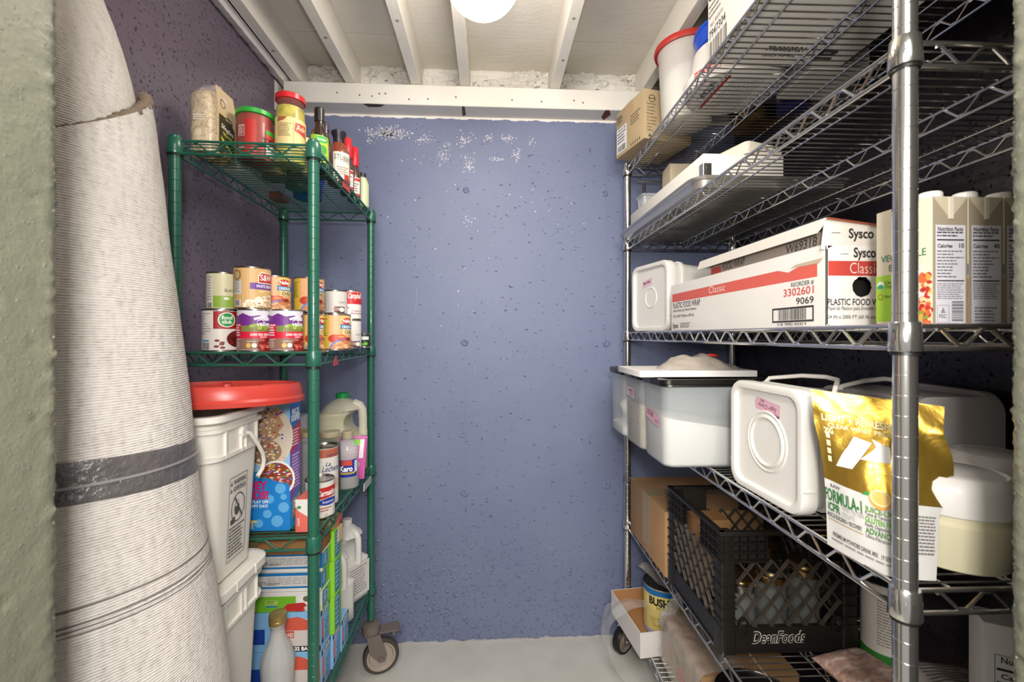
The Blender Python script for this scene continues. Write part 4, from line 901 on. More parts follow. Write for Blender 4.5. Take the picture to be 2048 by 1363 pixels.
def sandwich(z0, z1_, lb, food=False, dx=0):
    t, a, b_, h = carton('storage_bag_box', lb, 'box', -24.4 + dx, -16.75 + dx, 45.2, 47.4, z0, z1_, M_wrapb, group='white storage bag boxes')
    D = Dec(front(a, b_, h)); w = 2 * a
    if food:
        D.rect(0, w - 2.6, 0, h * .8, '#6fae2c', 1); D.ell(w - 1.2, h * .62, 1.1, .42, '#e3dfd6', 2); D.ell(w - 1.5, h * .65, .4, .3, '#5f6b4c', 3); D.ell(w - .6, h * .68, .35, .2, '#b9685c', 3); D.poly([(w - 4.2, .1), (w - 3.4, .8), (w - 1.8, .9), (w - 1.2, .3), (w - 2, 0)], '#b52f2c', 2); D.ell(w - .9, .35, .9, .3, '#cfc6b8', 3); D.rect(w - 5.6, w - 4.4, .7, 1.2, '#a8c05a', 2); D.lines(w - 5.5, w - 4.5, .75, 1.15, 3, '#55702a', 3); D.rect(w - 5.5, w - 4.4, .5, .65, '#2a7aa8', 2)
    else:
        D.rect(0, w, .35, h, '#1c6ea8', 1); D.rect(.3, w - .3, .55, h - .3, '#c9c6c2', 2); D.lines(2.4, w - .5, .7, h - .45, 6, '#807c7a', 3, fill=.35); D.text('Bags', 1.6, .75, .5, '#8a8682', 3, shear=.3); D.lines(w - 5.4, w - 4, .6, .9, 2, '#77736f', 3)
    D.done(t)
    D = Dec(right(a, b_, h)); w = 2 * b_
    D.rect(0, w, 0, h, '#7fc42c', 1); D.rect(.1, w * .6, .25, h - .15, '#1f7ab8', 2)
    if food: D.ring(w * .45, h * .6, .42, .08, '#dfeaf0', 4)
    D.lines(w * .15, w * .5, .4, h - .3, 5, '#d8e6ee', 3); D.done(t)
sandwich(20.85, 22.8, 'green box with a picture of red peppers under the white storage bag boxes', True)
sandwich(22.85, 24.75, 'white and blue storage bag box on the green picture box', dx=-.1)
sandwich(24.8, 26.7, 'white and blue storage bag box, topmost of its stack', dx=.05)
for z0, z1_, lb in ((16.65, 20.6, 'green and blue bag box standing in the second row, lower one'), (20.65, 24.4, 'green and blue bag box in the second row, middle one'), (24.45, 27.6, 'green and blue bag box in the second row, topmost one')):
    t, a, b_, h = carton('green_bag_box', lb, 'box', -24.2, -16.5, 47.85, 50.1, z0, z1_, mat('#86c930', .45), group='green bag boxes in the second row')
    D = Dec(right(a, b_, h)); D.rect(.35, 1.6, .2, h - .2, '#1f7ab8', 1); D.lines(.5, 1.4, .4, h - .4, 6, '#cfe2ee', 2); D.done(t)
t = thing('kraft_paper_bag', 'folded brown paper bag lying on the storage bag boxes', 'paper bag', (-20.6, 46.4, 26.75))
MB().rings([[(x, y, z + .12 * nz((x, y, z), .8, 3)) for x, y, z in rrect(-4.2 + k, 3.9 - k, -1.6 + k * .3, 1.4 - k * .3, zz, .3, 3)] for zz, k in ((0, .1), (.5, 0), (.95, .05), (1.35, .5))]).build('bag_body', mat('#8a6238', .8, var=.1), t, ang=30)
t = thing('cardboard_sleeve', 'crumpled tan cardboard sleeve above the green bag boxes', 'cardboard', (-17.9, 49.6, 27.65))
MB().rings([rrect(-1.2 + k, 1.2 - k, -1.4 + k, 1.4 - k, z, .2, 2) for z, k in ((0, .0), (.05, -.05), (.75, -.1), (.8, .1))]).build('sleeve_body', mat('#b99a62', .7), t)
g2 = 'white plastic jugs on the lowest green shelf'
def choc(D, a, b_, h): pass
t = jug('white_jug', 'white plastic jug with a brown food picture, nearer of the two', -19.4, 55.7, z4, 9.6, M_milk2, 1, mat('#dcd8d0', .4), rz=-.5, w=2.05, group=g2)
D = Dec(plane((-1.7, -2.08, 0), (1, 0, 0), (0, 0, 1))); D.rect(0, 3.5, .6, 3.6, '#7a4a3a', 1); R = random.Random(3)
for i in range(40): D.ell(R.uniform(.4, 3.2), R.uniform(1.6, 3.4), .25, .18, R.choice(('#5c3226', '#8c5a48', '#a87866')), 2, n=8)
D.ell(1.8, 1.0, 1.5, .7, '#c9b9ac', 3); D.ell(1.8, .9, 1.4, .6, '#6a3c2e', 4); D.done(t)
t = jug('white_jug', 'white plastic jug with a printed back label, farther of the two', -19.3, 61.0, z4, 10.4, M_milk2, 1, mat('#dcd8d0', .4), rz=-.5, w=2.2, group=g2)
D = Dec(plane((2.23, -1.8, 0), (0, 1, 0), (0, 0, 1))); D.rect(0, 3.6, .6, 5.0, '#cfcbc6', 1); D.lines(.3, 3.3, 1.0, 4.6, 10, '#8a8580', 2); D.done(t)
t = thing('empty_bottle', 'frosted empty plastic bottle with a gold cap on the lowest green shelf', 'bottle', (-20.15, 43.15, z4))
pr_ = [(1.2, 0), (1.42, .15), (1.45, 3.2), (1.5, 4.2), (1.42, 5.0), (1.1, 5.9), (.72, 6.7), (.62, 7.3), (.62, 7.9), (.74, 8.0), (.74, 8.1), (.6, 8.12)]
b = MB(); n = 40
b.rings([[((r * (1 + (.022 * cos(12 * 2 * pi * j / n) if 3.5 < z < 6.8 else 0))) * cos(2 * pi * j / n), (r * (1 + (.022 * cos(12 * 2 * pi * j / n) if 3.5 < z < 6.8 else 0))) * sin(2 * pi * j / n), z) for j in range(n)] for r, z in pr_]); b.build('bottle_body', mat('#d6d6d2', .25, alpha=.55, spec=.8), t, ang=60)
MB().lathe([(.74, 8.1), (.78, 8.15), (.78, 8.45), (.74, 8.5), (.78, 8.55), (.78, 9.0), (.7, 9.05)], 28).build('cap', mat('#9c8450', .35, .5), t)
D = Dec(cyl(1.46, cam_dir(-20.15, 43.15) - .6), ds=.2); D.rect(-1, .8, .3, 3.0, '#dcd6cf', 1); D.lines(-.8, .6, .6, 2.6, 6, '#c79a94', 2); D.done(t)
# little tags clipped to the green rack
def tagclip(name, label, x, y, z, pts, m, thick=.05):
    t = thing(name, label, 'tag', (x, y, z)); b = MB()
    b.rings([[(k, p[0], p[1]) for p in pts] for k in (-thick / 2, thick / 2)]).build('tag_plate', m, t); return t
M_redtag = mat('#c23a36', .4)
tagclip('red_price_clip', 'small red triangular clip on the rail of the tin shelf', -15.9, 46.7, 46.0, [(-.8, -.55), (.8, -.55), (.0, .45)], M_redtag)
tagclip('red_price_clip', 'small red clip on the rail under the milk tins', -15.9, 47.6, 28.9, [(-.6, -.5), (.5, -.3), (.7, .5), (-.2, .4)], M_redtag)
tagclip('paper_tag', 'little yellow and blue paper tag hanging under the red clip', -15.85, 47.8, 27.6, [(-.7, -.8), (.6, -.9), (.7, .7), (-.6, .75)], mat('#cdb98a', .6))
tagclip('red_price_clip', 'small red clip on the rail of the lowest green shelf', -15.9, 44.4, 12.1, [(-.9, -.5), (.7, -.4), (.9, .4), (-.6, .4)], M_redtag)
tagclip('red_price_clip', 'small red clip under the barbecue sauce on the top green shelf', -16.2, 51.0, 65.35, [(-1.2, -.3), (1.2, -.3), (1.2, .3), (-1.2, .3)], M_redtag)
tagclip('label_holder', 'clear plastic label holder near the far green post', -16.2, 59.6, 28.9, [(-1.7, -.55), (1.7, -.55), (1.8, .35), (-1.6, .35)], mat('#c9c3bc', .15, alpha=.75, spec=.9), .12)
# ------------------------------------------------------------------ chrome rack, top shelf
zt = 74.6
M_tan = mat('#ab9674', .7, var=.05, vscale=8)
t = thing('brown_carton', 'brown carton with a white barcode sticker at the far end of the top chrome shelf', 'box', (23.2, 61.5, zt), math.radians(12.5))
a, b_, h = 3.65, 3.7, 6.6
MB().rbox(-a, a, -b_, b_, 0, h, r=.05, e=.04, n=2).build('carton_body', M_tan, t)
MB().box(-a - .012, a + .012, -.9, .9, h - 1.4, h + .012).build('packing_tape', mat('#a98d66', .35), t)
D = Dec(left(a, b_, h)); w = 2 * b_
D.rect(.2, 3.0, .5, 4.1, '#d9d8d8', 1); D.bars(.5, 2.7, .65, 1.5, '#3a3a3e'); D.text('1 MNRVCM', 1.6, 3.6, .3, '#3a3a3e', 3, w=2.2); D.lines(.4, 2.8, 1.7, 3.4, 4, '#4a4a4e', 2)
D.lines(4.0, 6.6, 3.0, 4.5, 4, '#5d4a32', 2); D.lines(.3, 2.0, 4.7, 5.5, 3, '#5d4a32', 2); D.text('ESPIREL', 1.0, 5.6, .3, '#4a3a26', 2)
for i in range(5): D.poly([(4.0 + i * .55, .3), (4.3 + i * .55, .3), (4.15 + i * .55, .85)], '#4a3a26', 2)
D.done(t)
D = Dec(front(a, b_, h)); D.ring(1.2, 5.4, .5, .1, '#4a3a26', 2); D.rect(.8, 1.6, 5.33, 5.45, '#4a3a26', 2)
for i, s in enumerate(('Perfectly', 'Castillo', 'Tomato', 'Potato', 'Compote', 'Contains', 'Gondola', 'Ultra', '1000 g')): D.text(s, .45, 4.55 - i * .44, .26, '#5d4a32', 2, al='l')
D.poly([(.6, .3), (1.1, .3), (.85, .8)], '#3c5a34', 2); D.done(t)
M_mk = mat('#d6d2cb', .35, alpha=.62)
t = thing('tall_clear_tub', 'tall frosted tub with a red rim holding a white bag, on the top chrome shelf', 'tub', (24.45, 53.4, zt))
MB().lathe([(2.75, 0), (2.9, .1), (3.3, 8.6), (3.4, 8.7), (3.4, 9.0)], 40, cap1=False).build('tub_body', M_mk, t)
MB().lathe([(2.4, .15), (2.7, 1), (2.5, 2.6), (2.8, 4.2), (2.6, 5.8), (1.9, 6.8), (.01, 7.0)], 30, cap1=False).build('white_bag', mat('#dedad4', .5, bump=.5, bscale=60), t)
MB().lathe([(3.2, 8.9), (3.75, 8.85), (3.85, 9.2), (3.75, 9.55), (3.2, 9.55)], 40).build('red_rim', mat('#a92f28', .35), t)
t = thing('white_round_tub', 'upturned white round tub with a red stripe under it, behind the tall tub', 'tub', (26.3, 46.3, zt))
MB().lathe([(4.3, 0), (4.75, .1), (4.9, .6), (4.9, 1.5), (4.5, 1.6), (4.3, 2.0), (3.9, 4.5), (.01, 4.55)], 44, cap1=False).build('tub_body', mat('#d3cfc8', .4), t)
D = Dec(lambda s, q, l: (q, s, -.004 - l)); D.rect(-3.4, 2.9, -2.3, -1.95, '#a8242a', 1); D.lines(-3.2, 3.4, -1.6, 1.8, 11, '#8d8985', 1, fill=.35); D.text('NATIONAL', -.5, -3.4, .7, '#2c2a2a', 1, w=3.4, bold=.03); D.done(t)
D = Dec(cyl(4.92, cam_dir(26.3, 46.3) - .5)); D.ds = .3; D.rect(-1.6, 1.4, .65, 1.4, '#d9b4b0', 1); D.lines(-1.5, 1.3, .7, 1.35, 2, '#c2413c', 2, fill=.7); D.done(t)
t = thing('blue_round_dish', 'big round blue plastic dish stacked on the upturned white tub', 'dish', (26.6, 45.95, zt + 4.6))
MB().lathe([(3.6, 0), (4.0, .3), (4.2, 1.6), (4.32, 1.7), (4.32, 2.0), (4.1, 2.0), (3.8, .5), (.01, .4)], 44, cap1=False).build('dish_shell', mat('#1746b4', .35), t)
t, a, b_, h = carton('white_shipping_box', 'large white box with a barcode near the front of the top chrome shelf', 'box', 21.0, 34.0, 26.6, 41.2, zt, zt + 9.5, M_wcard)
D = Dec(left(a, b_, h)); D.bars(.2, 3.4, .25, 1.7, '#55524f', n=18); D.text('7947304', 1.7, 2.0, .75, '#4a4745', 3, w=2.9); D.text('ALL RIGHTS', 1.6, 3.1, .35, '#7a7673', 3, w=2.3); D.lines(.2, 2.6, 3.7, 5.2, 3, '#7a7673', 2); D.text('CSL', 1.2, 5.6, .9, '#4a4745', 3); D.done(t)
D = Dec(under(a, b_, h)); D.text('7R0052R21', 6.0, 2.2, .6, '#35322f', 2, w=3.6, bold=.03); D.text('2025 APRIL', 6.0, 1.4, .4, '#35322f', 2, w=3.2, bold=.02); D.ell(10.2, 2.2, .95, .5, '#45423f', 2); D.text('box', 10.2, 2.05, .3, '#c9c4bc', 3); D.rect(9.4, 11.2, 1.2, 1.55, '#45423f', 2); D.rect(0, .25, 0, 14, '#b7a58a', 1); D.done(t, kind='stuff')
t, a, b_, h = carton('grey_white_box', 'second white box behind the large one on the top chrome shelf', 'box', 31.6, 37.4, 41.4, 46.9, zt, zt + 5, mat('#cfcac2', .6)); 
t = thing('brass_pan', 'brass coloured round pan near the back of the top chrome shelf', 'pan', (33.2, 53.6, zt))
MB().lathe([(2.3, 0), (2.5, .1), (2.7, 1.6), (2.85, 1.7), (2.7, 1.75), (2.4, .3), (.01, .25)], 32, cap1=False).build('pan_shell', mat('#a8823c', .25, 1), t)
MB().tube([(-2.7, 0, 1.4), (-4.0, -.8, 1.5), (-5.6, -1.6, 1.4)], .22, 8).build('handle', mat('#1e1b18', .4), t)
jar('navy_canister', 'navy blue canister by the wall on the top chrome shelf', 35.2, 49.2, zt, 1.7, 5, mat('#20224a', .4), mat('#1c1c3a', .4), glass=mat('#23245a', .3))
# ------------------------------------------------------------------ chrome rack, second shelf
zs = 63.0
M_alu = mat('#c9c6bf', .32, .85)
t = thing('sheet_pan', 'aluminium sheet pan with a rolled rim on the second chrome shelf', 'pan', (28.2, 54.2, zs))
def pan_r(k, z, r): return rrect(-8.3 + k, 8.3 - k, -12.6 + k, 12.6 - k, z, r, 6)
MB().rings([pan_r(.8, .02, 1.2), pan_r(.5, .1, 1.3), pan_r(.25, .75, 1.5), pan_r(0, .8, 1.7), pan_r(-.1, .95, 1.75), pan_r(0, 1.1, 1.7), pan_r(.2, 1.08, 1.6), pan_r(.5, .8, 1.4), pan_r(.9, .12, 1.1)]).build('pan_shell', M_alu, t, ang=50)
t, a, b_, h = carton('flat_white_carton', 'long flat white carton with a metal corner clip lying in the sheet pan', 'box', 21.2, 29.5, 42.6, 65.0, zs + .14, zs + 3.6, mat('#e0dbd0', .55), r=.12)
cl = MB().rbox(-a - .05, -a + .9, -b_ - .05, -b_ + .8, 1.3, 2.5, r=.1, e=.03, n=3).build('corner_clip', M_chrome, t)
MB().lathe([(.01, -.04), (.14, -.04), (.1, .06), (.01, .06)], 10).xf(Matrix.Translation((-a + .45, -b_ - .07, 1.95)) @ Matrix.Rotation(pi / 2, 4, 'X')).build('rivet', mat('#8a8681', .3, 1), cl)
t = thing('paper_packet', 'crumpled cream paper packet leaning behind the flat white carton', 'packet', (27.0, 45.4, zs + 3.65)); t.rotation_euler = (0, math.radians(0), .3)
MB().rings([[(x, y, z + .15 * nz((x, y, z), 1, 5)) for x, y, z in rrect(-2.4 + k, 2.4 - k, -2.6 + k, 2.6 - k, zz, .4, 4)] for zz, k in ((0, 0), (.6, -.1), (1.2, .1), (1.5, .7))]).build('packet_body', mat('#d5cbb8', .7, bump=.4, bscale=80), t)
t = thing('tan_paper_bag', 'open tan paper bag with a torn edge standing behind the flat white carton', 'paper bag', (27.2, 61.2, zs + 3.65))
b = MB(); rs = []
for zz in (0, 2, 4, 5.7): rs.append([(x + .15 * nz((x, y, zz), .6, 2), y, z + (.35 * nz((x * 1.7, y * 1.7, 3), 1, 4) if zz > 5 else 0)) for x, y, z in rrect(-2.1, 2.2, -1.5, 1.5, zz, .25, 6)])
b.rings(rs, cap1=False).build('bag_body', mat('#b6a78f', .8, bump=.3, bscale=50), t)
M_steel = mat('#b3aea6', .28, 1)
t = thing('metal_skewer', 'thin metal rod with a ring end lying across the carton near the back wall', 'skewer', (24.4, 65.9, zs + 3.7))
t = None
rod = [o for o in bpy.data.objects if o.name.startswith('metal_skewer')][0]
rod['label'] = 'thin metal rod with a small coil spring hanging from its end by the back wall'; rod['category'] = 'rod'
MB().tube([(-1.6, .6, 5.5), (1.2, .4, 5.4), (5.2, .0, 5.1)], .14, 8).build('rod_shaft', M_steel, rod)
MB().tube([(5.1, 0, 5.1), (5.1, 0, 2.5), (5.1, 0, .02)], .14, 8).build('rod_upright', M_steel, rod)
pts = [(-.6 + .22 * cos(k * .9), .55 + .22 * sin(k * .9), 5.2 - k * .019) for k in range(100)]
b = MB(); b.tube(pts, .045, 4); b.tube([(-.6, .55, 5.5), (-.6, .55, 5.2)], .04, 4); b.tube([(-.6 + .3 * cos(a0), .55, 3.0 + .3 * sin(a0)) for a0 in [pi / 2 + .35 * k for k in range(16)]], .045, 4)
b.build('coil_spring', M_steel, rod)
t = thing('clear_deli_tub', 'stack of clear plastic tub and cover behind the far end of the flat carton', 'tub', (23.6, 63.2, zs + 3.65))
MB().rings([rrect(-1.4 - k, 1.4 + k, -1.1 - k, 1.1 + k, z, .4, 4) for z, k in ((0, 0), (.1, .1), (1.9, .2), (2.0, .35), (2.2, .35), (2.25, .2))]).build('tub_body', mat('#cfd2d0', .12, alpha=.4, spec=.9), t)
# ------------------------------------------------------------------ chrome rack, third shelf
zu = 49.05
def lidpail(name, label, loc, rz, tape, sx=4.4, sy=4.5, depth=9.5, grp='square white pails lying on the chrome shelves', text=None, mark=True):
    """a square pail lying on its side, its lid facing local -x; base at z = 0"""
    t = thing(name, label, 'bucket', loc, rz, grp); H = sy
    M = Matrix.Translation((0, 0, H)) @ Matrix.Rotation(-pi / 2, 4, 'Y')     # local z of the lathe goes to -x, local x to z
    def rg(prof): return [rrect(-sy + k, sy - k, -sx + k, sx - k, z, r, 6) for z, k, r in prof]
    MB().rings(rg([(-depth, .95, 1.0), (-depth + .2, .75, 1.1), (-2.6, .35, 1.2), (-2.55, .12, 1.3), (-2.2, .1, 1.3), (-2.15, .32, 1.2), (-.6, .28, 1.2), (-.5, .3, 1.2)])).xf(M).build('pail_body', M_white, t, ang=40)
    MB().rings(rg([(-1.1, .12, 1.25), (-1.1, .02, 1.3), (-.15, .0, 1.35), (.02, .12, 1.25), (.05, .3, 1.15), (.0, .55, 1.0), (-.32, .7, .95), (-.36, 1.0, .8)])).xf(M).build('lid', M_white, t, ang=40)
    if mark:
        b = MB()
        for r0, w in ((1.85, .22),) if tape else ():
            b.tube([(r0 * cos(a0), r0 * sin(a0), -.36) for a0 in [2 * pi * k / 40 for k in range(40)]], w * .7, 8, closed=True)
        if not tape:
            b.tube([(1.3 * cos(a0), 1.3 * sin(a0), -.36) for a0 in [2 * pi * k / 40 for k in range(40)]], .1, 8, closed=True)
        b.xf(M).build('moulded_ring', M_white, t)
        if tape: MB().tube([(2.25 * cos(a0), 2.25 * sin(a0), -.36) for a0 in [2 * pi * k / 40 for k in range(40)]], .1, 8, closed=True).xf(M).build('moulded_ring', M_white, t)
    for k in (-1, 1):
        MB().box(-sy * .55 - .04, -sy * .55 + .04, k * sx - .02 if k > 0 else k * sx - .1, k * sx + .1 if k > 0 else k * sx + .02, -.9, -.05).xf(M).build('lid_notch', M_white, t)
    D = Dec(plane((-.0 + .36, sx, H), (0, -1, 0), (0, 0, 1)))
    if text == 'mint':
        D.poly([(2.3, 1.35), (4.6, 1.75), (4.6, 2.75), (2.35, 2.35)], '#d8b2bf', 1, ); D.text('Mini Mint', 3.45, 1.95, .4, '#5c2a44', 2, w=1.8, rot=8, shear=.2)
    else:
        D.poly([(2.9, 2.5), (3.2, 2.45), (3.1, 3.35), (2.85, 2.9)], '#cf9fae', 1); D.poly([(2.95, 2.35), (5.75, 1.95), (5.85, 2.95), (3.2, 3.3)], '#cfa0ae', 1); D.text('Mix', 5.4, 2.2, .32, '#4a1f2c', 2, rot=172, shear=.3); D.text('Sugar Crema', 4.4, 2.75, .34, '#4a1f2c', 2, w=2.1, rot=174, shear=.3, bold=0); D.text('A/C', 3.8, 3.15, .22, '#4a1f2c', 2, rot=174)
    D.done(t, 'tape_label')
    return t
lidpail('square_pail', 'white square pail lying on its side at the far end of the food wrap box', (21.35, 57.9, zu), math.radians(12), False, 4.35, 4.55, 9.6, text='mint')
# food wrap dispenser box
t = thing('food_wrap_box', 'long white and red plastic food wrap box with its flap lid ajar', 'box', (25.6, 39.1, zu))
W2, L2, hf, hl = 4.0, 12.0, 5.35, 6.9
M_wrapbox = mat('#e0dbd3', .5, var=.02)
b = MB(); th = .08
b.box(-W2, -W2 + th, -L2, L2, 0, hf).box(W2 - th, W2, -L2, L2, 0, hf + .2).box(-W2, W2, -L2, L2, 0, th).box(-W2 + th, W2 - th, L2 - th, L2, 0, hf).build('box_tray', M_wrapbox, t)
# near end panel with the roll hole
n = 40; cx, cz, r = -1.6, 2.6, .66
outer_ = []
for k in range(n):
    a0 = 2 * pi * k / n; c, s = cos(a0), sin(a0); q = min((W2 - cx if c > 0 else W2 + cx) / max(abs(c), 1e-6), ((hf - .1 - cz) if s > 0 else cz) / max(abs(s), 1e-6)); outer_.append((cx + q * c, cz + q * s))
R = random.Random(2); inn = [(cx + r * (1 + .06 * R.uniform(-1, 1)) * cos(2 * pi * k / n), cz + r * (1 + .06 * R.uniform(-1, 1)) * sin(2 * pi * k / n)) for k in range(n)]
e = MB(); e.rings([[(x, -L2, z) for x, z in outer_], [(x, -L2, z) for x, z in inn], [(x, -L2 + th, z) for x, z in inn], [(x, -L2 + th, z) for x, z in outer_]], cap0=False, cap1=False)
for sx_, sz in ((-1, 0), (1, 0), (-1, 1), (1, 1)):
    pass
e.build('end_panel', M_wrapbox, t, ang=30)
MB().box(-W2 + .02, W2 - .02, -L2 + .09, -L2 + .12, 0, hf - .15).build('inner_end', mat('#0d0b0a', .9), t) if 0 else None
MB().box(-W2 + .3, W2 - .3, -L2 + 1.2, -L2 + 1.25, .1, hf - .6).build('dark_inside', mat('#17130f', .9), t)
MB().box(-W2, W2, -L2 + .02, -L2 + th + .02, 0, cz - r - .3).box(-W2, cx - r - .35, -L2 + .02, -L2 + th + .02, 0, hf - .12).box(cx + r + .35, W2, -L2 + .02, -L2 + th + .02, 0, hf - .12).box(-W2, W2, -L2 + .02, -L2 + th + .02, cz + r + .35, hf - .12).build('end_liner', M_wrapbox, t)
lid = MB(); q = len(lid.v)
lid.box(-.1, 2 * W2 + .1, -L2 - .05, 4.6, 0, .08).box(2 * W2, 2 * W2 + .1, -L2, 4.6, -1.4, 0)
lid.rings([[(x, y, z) for y, z in ((-L2 - .05, 0), (4.6, 0), (4.9, -.75), (-L2 + .5, -.8), (-L2 + .1, -.45))] for x in (-.16, -.08)])
lid.box(0, 2 * W2, -L2 + .1, -L2 + .16, -1.9, .0)
lid.v = [(x, y + (.0), z) for x, y, z in lid.v]
Ml = Matrix.Translation((-W2 - .05, 0, hl)) @ Matrix.Rotation(math.radians(7), 4, 'Y')
lo = lid.xf(Ml).build('flap_lid', mat('#d6cfc4', .55), t)
MB().tube([Ml @ Vector(p) for p in ((0, -L2 - .1, .06), (2 * W2 + .05, -L2 - .1, .06))], .07, 6).build('torn_edge', mat('#8f4a30', .7), lo)
ir = MB().box(-W2 + .35, -W2 + .42, -L2 + .6, 3.4, hf - .6, hf + 1.0).build('inner_flap', mat('#9c8f82', .6), t)
D = Dec(plane((-W2 + .35, 3.4, hf - .6), (0, -1, 0), (0, 0, 1))); D.rect(.1, 1.9, .7, 1.3, '#c0422f', 1); D.text('FOOD WRAP', 4.0, .85, .62, '#3a302a', 2, w=3.6, shear=.1); D.text('W69318', 12.6, .75, .62, '#4a4440', 2, w=3.1, shear=.1); D.done(ir, kind='stuff')
D = Dec(plane((-W2, L2, 0), (0, -1, 0), (0, 0, 1)))
D.rect(.25, 23.2, 3.35, 4.3, '#cf5e50', 1); D.text('Classic', 10.4, 3.58, .68, '#f1e4df', 3, w=3.0, bold=-.01)
D.poly([(19.2, 4.32), (20.4, 4.0), (21.2, 4.2), (21.8, 4.32)], '#e4d8d2', 3); D.poly([(20.6, 4.25), (23.4, 4.2), (23.7, 4.5), (21.2, 4.45)], '#b9a48c', 4)
D.text('PLASTIC FOOD WRAP', .5, 2.62, .62, '#3c3835', 2, al='l', w=6.6, bold=.015); D.text('Papel de Plastico para Envolver Alimentos', .5, 2.2, .28, '#55504c', 2, al='l', w=5.8, shear=.15); D.text('24 IN x 2000 FT (60.96 cm x 609.6 m)', .5, 1.55, .3, '#4a4542', 2, al='l', w=5.2)
D.text('Sysco', .4, .35, .55, '#45413e', 2, al='l', w=1.5, bold=.03); D.lines(2.4, 5.0, .3, .9, 4, '#6a6561', 2, fill=.5, rag=.2)
D.text('REORDER #', 22.9, 2.92, .3, '#55504c', 2, al='r', w=2.2); D.text('3302601', 22.9, 2.3, .52, '#c24a42', 2, al='r', w=3.0); D.text('9069', 22.9, 1.65, .45, '#3c3835', 2, al='r', w=1.7)
D.frame(18.6, 22.9, .42, 1.5, .13, '#35312f', 2); D.bars(19.3, 22.2, .58, 1.36, '#45413e', 2, n=34); D.text('0 00 78982 00543 9', 20.7, .18, .2, '#4a4542', 2, w=3.0)
D.done(t)
D = Dec(plane((-W2, -L2 - .001, 0), (1, 0, 0), (0, 0, 1)))
lo_flap = Dec(plane((-W2, -L2 + .1, 5.0), (1, 0, 0), (0, 0, 1))); lo_flap.text('Sysco', 2.4, .75, .6, '#38332f', 2, w=1.7, bold=.03); lo_flap.rect(.4, 1.0, 1.05, 1.09, '#38332f', 2); lo_flap.done(t, 'flap_print')
D.rect(.1, 7.9, 3.3, 4.25, '#b9443a', 1); D.text('Sysco', 2.55, 4.5, .6, '#38332f', 2, w=1.5, bold=.03); D.rect(.9, 1.45, 4.68, 4.71, '#38332f', 2); D.text('Classic', 2.55, 3.45, .7, '#e9d6cf', 3, w=2.0, bold=-.01)
D.text('PLASTIC FOOD WRAP', .05, 1.42, .4, '#38332f', 2, al='l', w=4.2, bold=.02); D.text('Papel de Plastico para Envolver Alimentos', .05, 1.1, .24, '#55504c', 2, al='l', w=4.2, shear=.2); D.text('24 IN x 2000 FT (60.96 cm x 609.6 m)', .05, .55, .22, '#45413e', 2, al='l', w=4.6)
D.done(t)
